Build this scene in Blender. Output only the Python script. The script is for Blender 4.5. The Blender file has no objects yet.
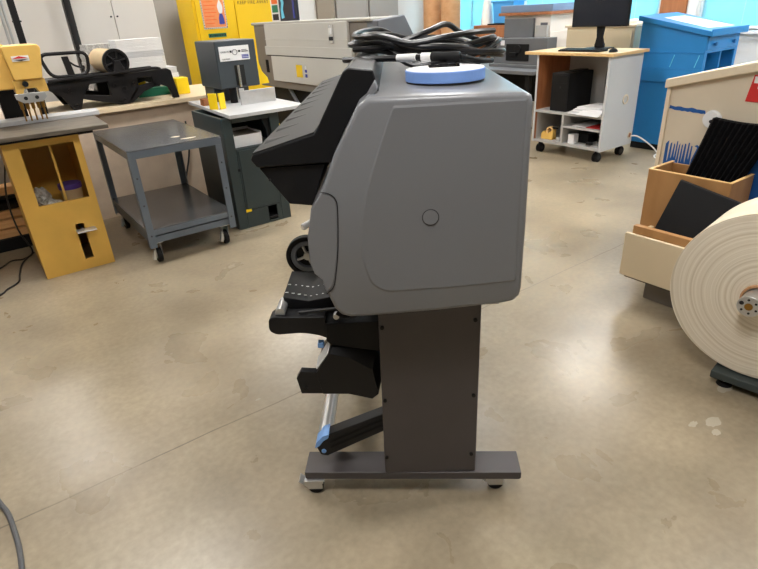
import bpy, bmesh, math, random
from mathutils import Vector, Matrix
random.seed(7)
S = bpy.context.scene
COL = S.collection
R = math.radians

# ------------------------------------------------------------------ materials
def mat(name, col, rough=0.5, metal=0.0, var=0.06, scale=6.0, bump=0.0, bscale=60.0, spec=0.5, stretch=None, coat=0.0):
    m = bpy.data.materials.new(name); m.use_nodes = True
    nt = m.node_tree; n = nt.nodes; l = nt.links
    b = n['Principled BSDF']
    b.inputs['Roughness'].default_value = rough
    b.inputs['Metallic'].default_value = metal
    b.inputs['Specular IOR Level'].default_value = spec
    b.inputs['Coat Weight'].default_value = coat
    tc = n.new('ShaderNodeTexCoord')
    mp = n.new('ShaderNodeMapping')
    if stretch: mp.inputs['Scale'].default_value = stretch
    l.new(tc.outputs['Object'], mp.inputs['Vector'])
    no = n.new('ShaderNodeTexNoise'); no.inputs['Scale'].default_value = scale; no.inputs['Detail'].default_value = 5
    l.new(mp.outputs['Vector'], no.inputs['Vector'])
    cr = n.new('ShaderNodeValToRGB')
    cr.color_ramp.elements[0].position = 0.3; cr.color_ramp.elements[1].position = 0.7
    cr.color_ramp.elements[0].color = [max(0, c*(1-var)) for c in col]+[1]
    cr.color_ramp.elements[1].color = [min(1, c*(1+var)) for c in col]+[1]
    l.new(no.outputs['Fac'], cr.inputs['Fac'])
    l.new(cr.outputs['Color'], b.inputs['Base Color'])
    if bump > 0:
        nb = n.new('ShaderNodeTexNoise'); nb.inputs['Scale'].default_value = bscale; nb.inputs['Detail'].default_value = 3
        l.new(mp.outputs['Vector'], nb.inputs['Vector'])
        bp = n.new('ShaderNodeBump'); bp.inputs['Strength'].default_value = bump; bp.inputs['Distance'].default_value = 0.003
        l.new(nb.outputs['Fac'], bp.inputs['Height']); l.new(bp.outputs['Normal'], b.inputs['Normal'])
    return m

def srgb(r, g, b):
    f = lambda c: (c/255/12.92) if c/255 <= 0.04045 else ((c/255+0.055)/1.055)**2.4
    return (f(r), f(g), f(b))

def wood(name, c1, c2, stretch=(1, 12, 12), rough=0.5):
    m = mat(name, c1, rough, 0, 0, 3, stretch=stretch)
    cr = [x for x in m.node_tree.nodes if x.type == 'VALTORGB'][0]
    cr.color_ramp.elements[0].color = (*c1, 1); cr.color_ramp.elements[1].color = (*c2, 1)
    return m

def emit(name, col, s):
    m = bpy.data.materials.new(name); m.use_nodes = True
    b = m.node_tree.nodes['Principled BSDF']
    b.inputs['Base Color'].default_value = (*col, 1)
    b.inputs['Emission Color'].default_value = (*col, 1); b.inputs['Emission Strength'].default_value = s
    return m

M = {}
M['body']    = mat('printer_grey_plastic', srgb(122,123,127), 0.28, 0, 0.03, 2, 0.05, 500)
M['bodyp']   = mat('printer_panel_plastic', srgb(119,120,124), 0.32, 0, 0.02, 2, 0.05, 500)
M['black']   = mat('black_plastic', srgb(22,22,24), 0.42, 0, 0.08, 8, 0.08, 300, spec=0.28)
M['blackm']  = mat('black_matte', srgb(15,15,17), 0.6, 0, 0.1, 8, spec=0.25)
M['lid']     = mat('lid_grey_plastic', srgb(44,44,45), 0.55, 0, 0.05, 6, spec=0.25)
M['dgrey']   = mat('dark_grey_stand', srgb(76,71,72), 0.42, 0.1, 0.07, 5, 0.05, 400)
M['silver']  = mat('brushed_aluminium', srgb(200,200,200), 0.32, 0.7, 0.05, 20)
M['chrome']  = mat('chrome', srgb(220,220,220), 0.15, 1.0, 0.02, 10)
M['blue']    = mat('light_blue_plastic', srgb(120,165,225), 0.5, 0, 0.04, 8)
M['foam']    = mat('blue_foam', srgb(122,160,226), 0.75, 0, 0.05, 30, 0.2, 120)
M['white']   = mat('white_plastic', srgb(232,232,232), 0.5, 0, 0.03, 8)
M['paper']   = mat('white_paper', srgb(232,231,232), 0.8, 0, 0.04, 10)
M['papere']  = mat('paper_edges', srgb(205,205,208), 0.85, 0, 0.12, 4, stretch=(1,1,60))
M['newsp']   = mat('printed_paper', srgb(180,178,176), 0.8, 0, 0.35, 60)
M['cable']   = mat('black_rubber_cable', srgb(30,30,33), 0.33, 0, 0.1, 20)
M['gcable']  = mat('grey_cable', srgb(88,88,90), 0.5, 0, 0.1, 20)
M['yellow']  = mat('mustard_paint', srgb(216,170,78), 0.5, 0, 0.09, 4, 0.1, 40)
M['yhead']   = mat('yellow_enamel', srgb(228,184,96), 0.38, 0, 0.06, 8)
M['safety']  = mat('safety_yellow', srgb(246,202,10), 0.4, 0, 0.03, 3)
M['bryel']   = mat('bright_yellow', srgb(250,212,20), 0.45, 0, 0.03, 6)
M['steel']   = mat('blue_grey_steel', srgb(104,113,124), 0.36, 0.2, 0.14, 3, 0.1, 60)
M['steelt']  = mat('worn_steel_top', srgb(112,114,118), 0.25, 0.6, 0.3, 2.5, 0.1, 40)
M['drill']   = mat('dark_slate_enamel', srgb(58,66,72), 0.4, 0, 0.05, 5)
M['drillg']  = mat('dark_green_enamel', srgb(44,56,58), 0.42, 0, 0.08, 5)
M['tabl']    = mat('pale_grey_laminate', srgb(196,196,198), 0.4, 0, 0.03, 8)
M['iron']    = mat('black_cast_iron', srgb(22,20,21), 0.5, 0.1, 0.15, 12, 0.3, 60, spec=0.3)
M['kraft']   = mat('kraft_paper', srgb(214,186,142), 0.55, 0, 0.05, 8)
M['card']    = wood('cardboard', srgb(190,140,96), srgb(204,156,112), (1,6,6), 0.75)
M['oak']     = wood('oak_laminate', srgb(206,168,112), srgb(222,186,132), (2,14,14), 0.35)
M['ply']     = wood('pale_plywood', srgb(222,200,164), srgb(236,216,184), (2,10,10), 0.5)
M['panel']   = wood('beige_bench_panel', srgb(196,176,156), srgb(210,190,168), (3,3,3), 0.6)
M['timber']  = wood('pine_timber', srgb(202,150,96), srgb(224,178,124), (2,14,14), 0.65)
M['dwood']   = wood('worn_dark_board', srgb(72,64,56), srgb(116,106,92), (2,14,14), 0.6)
M['brownw']  = wood('brown_wood', srgb(150,92,56), srgb(172,110,70), (8,8,1), 0.5)
M['boxw']    = wood('varnished_ply', srgb(168,122,74), srgb(186,140,90), (4,4,1), 0.5)
M['boxrim']  = wood('varnished_ply_edge', srgb(214,172,112), srgb(226,186,128), (4,4,4), 0.5)
M['cream']   = mat('cream_paint', srgb(220,206,184), 0.55, 0, 0.03, 4, 0.15, 30)
M['creamt']  = mat('cream_painted_plywood', srgb(232,216,190), 0.55, 0, 0.05, 5, 0.1, 30)
M['trayc']   = mat('cream_board', srgb(226,208,176), 0.6, 0, 0.03, 4)
M['bluep']   = mat('royal_blue_paint', srgb(28,88,160), 0.5, 0, 0.06, 12)
M['bluec']   = mat('cabinet_blue_paint', srgb(36,128,198), 0.42, 0, 0.05, 4)
M['blued']   = mat('cabinet_blue_inner', srgb(32,104,164), 0.5, 0, 0.05, 4)
M['red']     = mat('red_print', srgb(208,44,42), 0.5, 0, 0.04, 8)
M['locker']  = mat('light_grey_enamel', srgb(230,226,221), 0.5, 0, 0.02, 2)
M['dark']    = mat('dark_gap', srgb(20,20,20), 0.8)
M['mgrey']   = mat('machine_grey', srgb(172,169,162), 0.45, 0, 0.03, 3)
M['mpanel']  = mat('machine_panel_grey', srgb(206,205,200), 0.45, 0, 0.02, 3)
M['mbrown']  = mat('machine_taupe', srgb(128,120,112), 0.5, 0, 0.03, 3)
M['mslate']  = mat('machine_slate', srgb(104,108,116), 0.45, 0, 0.04, 3)
M['gmach']   = mat('grey_device', srgb(104,106,110), 0.5, 0, 0.05, 5)
M['gcart']   = mat('grey_cart_laminate', srgb(192,192,194), 0.45, 0, 0.02, 3)
M['gcartd']  = mat('grey_cart_inside', srgb(176,174,172), 0.5, 0, 0.03, 3)
M['beigem']  = mat('beige_metal', srgb(206,190,160), 0.5, 0, 0.03, 3)
M['screen']  = mat('dark_screen', srgb(30,34,44), 0.22, 0, 0.02, 3)
M['gbase']   = mat('grey_green_steel', srgb(66,74,74), 0.5, 0.1, 0.08, 6)
M['tglass']  = mat('grey_plastic_bag', srgb(176,170,160), 0.25, 0, 0.3, 60)
M['purple']  = mat('purple_lid', srgb(92,66,150), 0.4, 0, 0.05, 6)
M['orange']  = mat('orange_print', srgb(242,112,40), 0.6, 0, 0.03, 6)
M['salmon']  = mat('salmon_print', srgb(244,150,92), 0.6, 0, 0.05, 20)
M['green']   = mat('green_print', srgb(24,122,92), 0.6, 0, 0.03, 6)
M['cyan']    = mat('cyan_print', srgb(110,206,236), 0.6, 0, 0.05, 6)
M['navy']    = mat('navy_print', srgb(22,36,56), 0.4, 0, 0.1, 8)
M['scuff']   = mat('pale_floor_scuff', srgb(178,168,150), 0.5)
M['faded']   = mat('faded_print', srgb(116,70,44), 0.7)
M['ink']     = mat('ink_black', srgb(30,30,34), 0.7)
M['inkg']    = mat('ink_grey', srgb(110,110,116), 0.7)
M['inkb']    = mat('ink_blue', srgb(60,70,160), 0.7)
M['brass']   = mat('brass', srgb(150,112,52), 0.35, 0.8, 0.1, 20)
M['fabric']  = mat('black_velvet', srgb(13,13,15), 0.9, 0, 0.2, 30, spec=0.1)
M['folder']  = mat('black_card', srgb(17,17,19), 0.6, 0, 0.1, 8, spec=0.3)
M['wallg']   = mat('wall_grey_paint', srgb(150,146,142), 0.8, 0, 0.03, 1)
M['wallw']   = mat('wall_light_paint', srgb(206,204,202), 0.8, 0, 0.02, 1)
M['wallt']   = mat('wall_taupe_paint', srgb(140,128,114), 0.8, 0, 0.02, 1)
M['wallb']   = mat('wall_off_white', srgb(214,214,214), 0.8, 0, 0.02, 1)
M['ceil']    = mat('ceiling_white', srgb(230,228,222), 0.9, 0, 0.02, 1)
M['lamp']    = emit('fluorescent_diffuser', (1.0, 0.984, 0.955), 8.0)
M['bluebin'] = mat('blue_bin_plastic', srgb(72,152,214), 0.4, 0, 0.03, 4)
M['bluetop'] = mat('slate_blue_top', srgb(120,140,172), 0.4, 0, 0.05, 4)
M['carton']  = mat('white_carton', srgb(236,228,220), 0.7, 0, 0.03, 4)
M['cone']    = mat('translucent_white', srgb(226,222,214), 0.5, 0, 0.04, 6)

# concrete floor
def floor_mat():
    m = bpy.data.materials.new('polished_concrete'); m.use_nodes = True
    nt = m.node_tree; n = nt.nodes; l = nt.links; b = n['Principled BSDF']
    tc = n.new('ShaderNodeTexCoord')
    def noise(sc, det, dist=0.0):
        x = n.new('ShaderNodeTexNoise'); x.inputs['Scale'].default_value = sc; x.inputs['Detail'].default_value = det
        x.inputs['Distortion'].default_value = dist; l.new(tc.outputs['Object'], x.inputs['Vector']); return x
    def ramp(src, p0, c0, p1, c1):
        x = n.new('ShaderNodeValToRGB'); e = x.color_ramp.elements
        e[0].position = p0; e[0].color = (*c0, 1); e[1].position = p1; e[1].color = (*c1, 1)
        l.new(src, x.inputs['Fac']); return x
    def mix(mode, fac, a, b2):
        x = n.new('ShaderNodeMixRGB'); x.blend_type = mode; x.inputs['Fac'].default_value = fac
        l.new(a, x.inputs['Color1']); l.new(b2, x.inputs['Color2']); return x
    big = ramp(noise(1.3, 8, 0.3).outputs['Fac'], 0.36, srgb(150,136,114), 0.64, srgb(176,161,136))
    mid = ramp(noise(5.0, 10, 0.4).outputs['Fac'], 0.22, (0.72,0.72,0.72), 0.76, (1.12,1.115,1.11))
    fin = ramp(noise(38, 8).outputs['Fac'], 0.3, (0.80,0.80,0.80), 0.7, (1.08,1.08,1.08))
    c = mix('MULTIPLY', 0.5, big.outputs['Color'], mid.outputs['Color'])
    c = mix('MULTIPLY', 0.7, c.outputs['Color'], fin.outputs['Color'])
    # dark specks
    vo = n.new('ShaderNodeTexVoronoi'); vo.inputs['Scale'].default_value = 9; l.new(tc.outputs['Object'], vo.inputs['Vector'])
    sp = ramp(vo.outputs['Distance'], 0.03, (0.72,0.70,0.68), 0.055, (1,1,1))
    c = mix('MULTIPLY', 0.3, c.outputs['Color'], sp.outputs['Color'])
    # saw cut joints of the slab
    sx = n.new('ShaderNodeSeparateXYZ'); l.new(tc.outputs['Object'], sx.inputs['Vector'])
    def line(out, off, w):
        a = n.new('ShaderNodeMath'); a.operation = 'SUBTRACT'; l.new(out, a.inputs[0]); a.inputs[1].default_value = off
        a2 = n.new('ShaderNodeMath'); a2.operation = 'ABSOLUTE'; l.new(a.outputs[0], a2.inputs[0])
        a3 = n.new('ShaderNodeMath'); a3.operation = 'LESS_THAN'; l.new(a2.outputs[0], a3.inputs[0]); a3.inputs[1].default_value = w
        return a3
    wob = n.new('ShaderNodeMath'); wob.operation = 'MULTIPLY_ADD'
    l.new(noise(2.0, 3).outputs['Fac'], wob.inputs[0]); wob.inputs[1].default_value = 0.03; l.new(sx.outputs['Y'], wob.inputs[2])
    j1 = line(wob.outputs[0], 1.835, 0.0035)
    col = n.new('ShaderNodeMixRGB'); col.blend_type = 'MULTIPLY'
    k = n.new('ShaderNodeMath'); k.operation = 'MULTIPLY'; l.new(noise(3.0, 4).outputs['Fac'], k.inputs[1]); l.new(j1.outputs[0], k.inputs[0])
    l.new(k.outputs[0], col.inputs['Fac']); l.new(c.outputs['Color'], col.inputs['Color1']); col.inputs['Color2'].default_value = (0.25,0.23,0.22,1)
    l.new(col.outputs['Color'], b.inputs['Base Color'])
    rr = n.new('ShaderNodeMapRange'); rr.inputs['To Min'].default_value = 0.20; rr.inputs['To Max'].default_value = 0.40
    l.new(noise(3.0, 6, 0.5).outputs['Fac'], rr.inputs['Value']); l.new(rr.outputs[0], b.inputs['Roughness'])
    b.inputs['Specular IOR Level'].default_value = 0.5
    bp = n.new('ShaderNodeBump'); bp.inputs['Strength'].default_value = 0.06; bp.inputs['Distance'].default_value = 0.004
    l.new(noise(9, 6).outputs['Fac'], bp.inputs['Height']); l.new(bp.outputs['Normal'], b.inputs['Normal'])
    return m
M['floor'] = floor_mat()

def roll_mat(cy, cz):
    m = mat('cream_paper_roll', srgb(230,216,194), 0.75, 0, 0.02, 3)
    nt = m.node_tree; n = nt.nodes; l = nt.links; b = n['Principled BSDF']
    tc = n.new('ShaderNodeTexCoord'); sx = n.new('ShaderNodeSeparateXYZ'); l.new(tc.outputs['Object'], sx.inputs[0])
    cb = n.new('ShaderNodeCombineXYZ')
    for i, (o, off) in enumerate((('Y', cy), ('Z', cz))):
        a = n.new('ShaderNodeMath'); a.operation = 'SUBTRACT'; l.new(sx.outputs[o], a.inputs[0]); a.inputs[1].default_value = off
        l.new(a.outputs[0], cb.inputs[i])
    ln = n.new('ShaderNodeVectorMath'); ln.operation = 'LENGTH'; l.new(cb.outputs[0], ln.inputs[0])
    # layer lines: 1-D noise of the radius, a little angular wander
    nv = n.new('ShaderNodeTexNoise'); nv.inputs['Scale'].default_value = 2.5; l.new(tc.outputs['Object'], nv.inputs['Vector'])
    ma = n.new('ShaderNodeMath'); ma.operation = 'MULTIPLY_ADD'; l.new(nv.outputs['Fac'], ma.inputs[0]); ma.inputs[1].default_value = 0.035; l.new(ln.outputs['Value'], ma.inputs[2])
    n1 = n.new('ShaderNodeTexNoise'); n1.noise_dimensions = '1D'; n1.inputs['Scale'].default_value = 95; n1.inputs['Detail'].default_value = 6
    l.new(ma.outputs[0], n1.inputs['W'])
    cr = n.new('ShaderNodeValToRGB'); e = cr.color_ramp.elements
    e[0].position = 0.30; e[0].color = (*srgb(222,208,184), 1); e[1].position = 0.62; e[1].color = (*srgb(244,233,215), 1)
    l.new(n1.outputs['Fac'], cr.inputs['Fac']); l.new(cr.outputs['Color'], b.inputs['Base Color'])
    bp = n.new('ShaderNodeBump'); bp.inputs['Strength'].default_value = 0.35; bp.inputs['Distance'].default_value = 0.004
    l.new(n1.outputs['Fac'], bp.inputs['Height']); l.new(bp.outputs['Normal'], b.inputs['Normal'])
    return m

def blind_mat():
    m = bpy.data.materials.new('blind_with_light_tint'); m.use_nodes = True
    nt = m.node_tree; n = nt.nodes; l = nt.links
    for x in list(n):
        if x.type == 'BSDF_PRINCIPLED': n.remove(x)
    out = [x for x in n if x.type == 'OUTPUT_MATERIAL'][0]
    d = n.new('ShaderNodeBsdfDiffuse'); d.inputs['Color'].default_value = (*srgb(180,226,236), 1)  # aqua of the tinted window light is put into the slat colours
    t = n.new('ShaderNodeBsdfTranslucent'); t.inputs['Color'].default_value = (*srgb(146,198,210), 1)
    mx = n.new('ShaderNodeMixShader'); mx.inputs['Fac'].default_value = 0.55
    l.new(d.outputs[0], mx.inputs[1]); l.new(t.outputs[0], mx.inputs[2]); l.new(mx.outputs[0], out.inputs['Surface'])
    return m
M['blind'] = blind_mat()

def glass_mat():
    m = bpy.data.materials.new('window_glass'); m.use_nodes = True
    nt = m.node_tree; n = nt.nodes; l = nt.links
    out = [x for x in n if x.type == 'OUTPUT_MATERIAL'][0]
    t = n.new('ShaderNodeBsdfTransparent'); t.inputs['Color'].default_value = (0.9,0.97,0.98,1)
    g = n.new('ShaderNodeBsdfGlossy'); g.inputs['Roughness'].default_value = 0.02
    mx = n.new('ShaderNodeMixShader'); mx.inputs['Fac'].default_value = 0.06
    l.new(t.outputs[0], mx.inputs[1]); l.new(g.outputs[0], mx.inputs[2]); l.new(mx.outputs[0], out.inputs['Surface'])
    return m
M['glass'] = glass_mat()

# ------------------------------------------------------------------ mesh helpers
OFF = {}
class MB:
    def __init__(s): s.bm = bmesh.new()
    def box(s, x0, x1, y0, y1, z0, z1):
        P = [(x0,y0,z0),(x1,y0,z0),(x1,y1,z0),(x0,y1,z0),(x0,y0,z1),(x1,y0,z1),(x1,y1,z1),(x0,y1,z1)]
        return s.hexa(P)
    def hexa(s, P):
        v = [s.bm.verts.new(p) for p in P]
        for f in ((3,2,1,0),(4,5,6,7),(0,1,5,4),(1,2,6,5),(2,3,7,6),(3,0,4,7)):
            s.bm.faces.new([v[i] for i in f])
        return s
    def loft(s, A, B):
        a = [s.bm.verts.new(p) for p in A]; b = [s.bm.verts.new(p) for p in B]; k = len(a)
        s.bm.faces.new(a); s.bm.faces.new(b[::-1])
        for i in range(k): s.bm.faces.new([a[i], b[i], b[(i+1)%k], a[(i+1)%k]])
        return s
    def prism(s, pts, axis, lo, hi):
        f = {'x': lambda p, t: (t,p[0],p[1]), 'y': lambda p, t: (p[0],t,p[1]), 'z': lambda p, t: (p[0],p[1],t)}[axis]
        return s.loft([f(p, lo) for p in pts], [f(p, hi) for p in pts])
    def cyl(s, p0, p1, r, r2=None, seg=24, cap=True):
        p0 = Vector(p0); p1 = Vector(p1); r2 = r if r2 is None else r2
        d = (p1-p0).normalized(); u = d.orthogonal().normalized(); w = d.cross(u)
        a = []; b = []
        for i in range(seg):
            t = 2*math.pi*i/seg; e = u*math.cos(t)+w*math.sin(t)
            a.append(s.bm.verts.new(p0+e*r)); b.append(s.bm.verts.new(p1+e*r2))
        for i in range(seg): s.bm.faces.new([a[i], a[(i+1)%seg], b[(i+1)%seg], b[i]])
        if cap: s.bm.faces.new(a[::-1]); s.bm.faces.new(b)
        return s
    def ring(s, p0, p1, r, ri, seg=40):
        p0 = Vector(p0); p1 = Vector(p1); d = (p1-p0).normalized(); u = d.orthogonal().normalized(); w = d.cross(u)
        L = [[], [], [], []]
        for i in range(seg):
            t = 2*math.pi*i/seg; e = u*math.cos(t)+w*math.sin(t)
            for k, (p, q) in enumerate(((p0,r),(p1,r),(p1,ri),(p0,ri))): L[k].append(s.bm.verts.new(p+e*q))
        for k in range(4):
            for i in range(seg):
                j = (i+1)%seg; s.bm.faces.new([L[k][i], L[k][j], L[(k+1)%4][j], L[(k+1)%4][i]])
        return s
    def tube(s, pts, r, seg=8, smooth=4, closed=False):
        P = [Vector(p) for p in pts]
        if smooth:
            Q = []; n = len(P); rng = range(n if closed else n-1)
            for i in rng:
                g = (lambda k: P[k % n]) if closed else (lambda k: P[min(max(k,0),n-1)])
                a, b, c, d = g(i-1), g(i), g(i+1), g(i+2)
                for k in range(smooth):
                    t = k/smooth
                    Q.append(0.5*((2*b)+(c-a)*t+(2*a-5*b+4*c-d)*t*t+(3*b-a-3*c+d)*t**3))
            if not closed: Q.append(P[-1])
            P = Q
        rings = []; u = None; n = len(P)
        for i in range(n):
            d = (P[(i+1)%n]-P[i-1]) if closed else (P[min(i+1,n-1)]-P[max(i-1,0)])
            d.normalize()
            u = d.orthogonal().normalized() if u is None else (u-d*u.dot(d)).normalized()
            w = d.cross(u)
            rings.append([s.bm.verts.new(P[i]+(u*math.cos(2*math.pi*k/seg)+w*math.sin(2*math.pi*k/seg))*r) for k in range(seg)])
        for i in range(n if closed else n-1):
            A = rings[i]; B = rings[(i+1)%n]
            for k in range(seg): s.bm.faces.new([A[k], A[(k+1)%seg], B[(k+1)%seg], B[k]])
        if not closed: s.bm.faces.new(rings[0][::-1]); s.bm.faces.new(rings[-1])
        return s
    def rot(s, ang, axis, c):
        bmesh.ops.rotate(s.bm, verts=s.bm.verts, cent=Vector(c), matrix=Matrix.Rotation(ang, 3, axis)); return s
    def build(s, name, m, parent=None, bevel=0.0, seg=2, origin=None, smooth=35):
        bmesh.ops.recalc_face_normals(s.bm, faces=s.bm.faces)
        off = Vector((0,0,0))
        if origin is not None: off = Vector(origin)
        elif parent is not None: off = OFF[parent.name]
        bmesh.ops.translate(s.bm, verts=s.bm.verts, vec=-off)
        me = bpy.data.meshes.new(name); s.bm.to_mesh(me); s.bm.free()
        me.materials.append(m if not isinstance(m, str) else M[m])
        for p in me.polygons: p.use_smooth = True
        me.set_sharp_from_angle(angle=R(smooth))
        o = bpy.data.objects.new(name, me); COL.objects.link(o)
        if origin is not None: o.location = origin
        if parent is not None: o.parent = parent
        OFF[o.name] = off
        if bevel > 0:
            b = o.modifiers.new('bevel', 'BEVEL'); b.width = bevel; b.segments = seg; b.limit_method = 'ANGLE'; b.angle_limit = R(40)
            b.harden_normals = True
        return o

def tag(o, label, cat, group=None, kind=None):
    if label: o['label'] = label
    if cat: o['category'] = cat
    if group: o['group'] = group
    if kind: o['kind'] = kind
    return o
def thing(name, label, cat, loc, rotz=0.0, group=None, off=None):
    o = bpy.data.objects.new(name, None); COL.objects.link(o); o.location = loc; o.rotation_euler = (0,0,rotz)
    o.empty_display_size = 0.1
    OFF[o.name] = Vector(off if off is not None else loc)
    return tag(o, label, cat, group)
def struct(mb, name, m, bevel=0.0, **k):
    o = mb.build(name, m, None, bevel, **k); o['kind'] = 'structure'; return o
def clone(root, loc, label, group=None, scale=None):
    r = root.copy(); COL.objects.link(r); r.location = loc; r['label'] = label
    if group: r['group'] = group
    for ch in root.children:
        c = ch.copy(); COL.objects.link(c); c.parent = r
        for g in ch.children:
            d = g.copy(); COL.objects.link(d); d.parent = c
    OFF[r.name] = OFF[root.name]
    return r
def rounded(pts, rad, n=5):
    out = []; k = len(pts)
    for i in range(k):
        p = Vector(pts[i]).to_2d() if len(pts[i]) == 3 else Vector(pts[i]); r = rad[i] if isinstance(rad, (list, tuple)) else rad
        a = Vector(pts[i-1])-p; b = Vector(pts[(i+1)%k])-p
        if r <= 0: out.append(tuple(p)); continue
        t = min(r, a.length*0.45, b.length*0.45)
        A = p+a.normalized()*t; B = p+b.normalized()*t
        for j in range(n+1):
            q = j/n; out.append(tuple(A*(1-q)**2+p*2*q*(1-q)+B*q*q))
    return out
def text(body, size, m, parent, pos, face='-y', name='lettering', extrude=0.0006, label=None, spacing=1.0):
    cu = bpy.data.curves.new('t', 'FONT'); cu.body = body; cu.size = size; cu.extrude = extrude
    cu.space_character = spacing; cu.resolution_u = 2
    t = bpy.data.objects.new('t', cu); COL.objects.link(t)
    dg = bpy.context.evaluated_depsgraph_get()
    me = bpy.data.meshes.new_from_object(t.evaluated_get(dg))
    bpy.data.objects.remove(t); bpy.data.curves.remove(cu)
    rotm = {'-y': Matrix(((1,0,0),(0,0,-1),(0,1,0))), '-x': Matrix(((0,0,-1),(-1,0,0),(0,1,0)))}[face].to_4x4()
    me.transform(Matrix.Translation(Vector(pos)-OFF[parent.name]) @ rotm)
    me.name = name; me.materials.clear(); me.materials.append(M[m])
    o = bpy.data.objects.new(name, me); COL.objects.link(o); o.parent = parent; OFF[o.name] = OFF[parent.name]
    if label: o['label'] = label
    return o

# ------------------------------------------------------------------ camera
def camera():
    p, t, a = R(26.4), R(3.42), R(5.8-40.5)
    h = Vector((-math.sin(a), math.cos(a), 0)); F = h*math.cos(p)-Vector((0,0,1))*math.sin(p)
    r0 = Vector((math.cos(a), math.sin(a), 0)); u0 = r0.cross(F)
    Rr = r0*math.cos(t)-u0*math.sin(t); U = r0*math.sin(t)+u0*math.cos(t)
    cam = bpy.data.cameras.new('camera'); o = bpy.data.objects.new('camera', cam); COL.objects.link(o)
    cam.sensor_fit = 'HORIZONTAL'; cam.sensor_width = 36; cam.lens = 550/758*36; cam.clip_start = 0.05
    m = Matrix((Rr, U, -F)).transposed().to_4x4(); m.translation = Vector((0,0,1.47)); o.matrix_world = m
    S.camera = o
camera()

# ------------------------------------------------------------------ room shell
XW, YW, ZC = 7.2, 8.5, 3.2
struct(MB().box(-5, XW+0.2, -5, YW+0.2, -0.1, 0), 'floor', 'floor')
struct(MB().box(-5.2, XW+0.2, -5.2, YW+0.2, ZC, ZC+0.1), 'ceiling', 'ceil')
struct(MB().box(-5.2, XW+0.2, YW, YW+0.2, 0, ZC), 'wall_left', 'wallw')
struct(MB().box(-5.2, XW+0.2, -5.2, -5, 0, ZC), 'wall_front', 'wallb')
struct(MB().box(-5.2, -5, -5, YW, 0, ZC), 'wall_back', 'wallb')
FL = bpy.data.objects['floor']
for i, (x, y, a, b) in enumerate(((1.94,0.62,0.035,0.022),(1.89,0.585,0.02,0.015),(1.87,0.66,0.022,0.012),(2.18,0.69,0.04,0.022),(0.64,1.89,0.012,0.006))):
    rs_ = random.Random(i); MB().prism([(x+a*math.cos(t)*rs_.uniform(0.8,1.2), y+b*math.sin(t)*rs_.uniform(0.8,1.2)) for t in [math.pi*j/9 for j in range(18)]], 'z', 0.0, 0.0006).build('pale_scuff', 'scuff', FL)
# window wall with three openings
WIN = [(0.4, 3.55), (4.05, 6.15), (6.35, 8.2)]
SILL, HEAD = 1.06, 2.5
w = MB(); w.box(XW, XW+0.2, -5, YW, 0, SILL); w.box(XW, XW+0.2, -5, YW, HEAD, ZC)
ys = [-5]+[y for p in WIN for y in p]+[YW]
for i in range(0, len(ys), 2): w.box(XW, XW+0.2, ys[i], ys[i+1], SILL, HEAD)
struct(w, 'wall_right', 'wallb')
for i, (y0, y1) in enumerate(WIN):
    f = MB(); f.box(XW+0.05, XW+0.11, y0, y0+0.05, SILL, HEAD).box(XW+0.05, XW+0.11, y1-0.05, y1, SILL, HEAD)
    f.box(XW+0.05, XW+0.11, y0+0.05, y1-0.05, SILL, SILL+0.05).box(XW+0.05, XW+0.11, y0+0.05, y1-0.05, HEAD-0.05, HEAD)
    f.box(XW+0.05, XW+0.11, (y0+y1)/2-0.025, (y0+y1)/2+0.025, SILL+0.05, HEAD-0.05)
    fo = struct(f, 'window_%d' % (i+1), 'white')
    MB().box(XW+0.075, XW+0.08, y0+0.05, y1-0.05, SILL+0.05, HEAD-0.05).build('pane', 'glass', fo)
    sl = MB().box(XW-0.06, XW+0.05, y0-0.03, y1+0.03, SILL-0.03, SILL).build('window_sill', 'white', fo, 0.004)
    where = ['behind the blue slant-top cabinet', 'behind the computer monitor', 'behind the upright cardboard tubes'][i]
    b = thing('window_blind', 'horizontal blind, aqua window light in its colour, on the window '+where, 'blind', (XW+0.02, (y0+y1)/2, SILL), group=None)
    sm = MB(); z = SILL+0.06
    while z < HEAD-0.06:
        c = Vector((XW+0.03, 0, z)); a = R(62); d = Vector((math.cos(a), 0, math.sin(a)))*0.0125; nn = Vector((-math.sin(a), 0, math.cos(a)))*0.0005
        P = []
        for s2 in (-1, 1):
            P += [tuple(c-d+nn*s2+Vector((0,y0+0.02,0))), tuple(c+d+nn*s2+Vector((0,y0+0.02,0))), tuple(c+d+nn*s2+Vector((0,y1-0.02,0))), tuple(c-d+nn*s2+Vector((0,y1-0.02,0)))]
        sm.hexa(P); z += 0.0225
    sm.build('slats', 'blind', b)
    MB().box(XW+0.018, XW+0.042, y0+0.02, y1-0.02, SILL+0.02, SILL+0.04).build('bottom_rail', 'white', b, 0.002)
    MB().box(XW+0.012, XW+0.046, y0+0.02, y1-0.02, HEAD-0.05, HEAD-0.01).build('head_rail', 'white', b, 0.002)
    for q in (0.15, 0.5, 0.85): MB().cyl((XW+0.017, y0+(y1-y0)*q, SILL+0.03), (XW+0.017, y0+(y1-y0)*q, HEAD-0.03), 0.0012, seg=6).build('cord', 'white', b)
struct(MB().box(XW-0.03, XW, 3.70, 4.02, SILL+0.02, 2.6), 'trim_1', 'brownw', 0.004)
struct(MB().box(XW-0.02, XW, 3.58, 3.68, SILL+0.02, 2.6), 'trim_2', 'white', 0.004)
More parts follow.
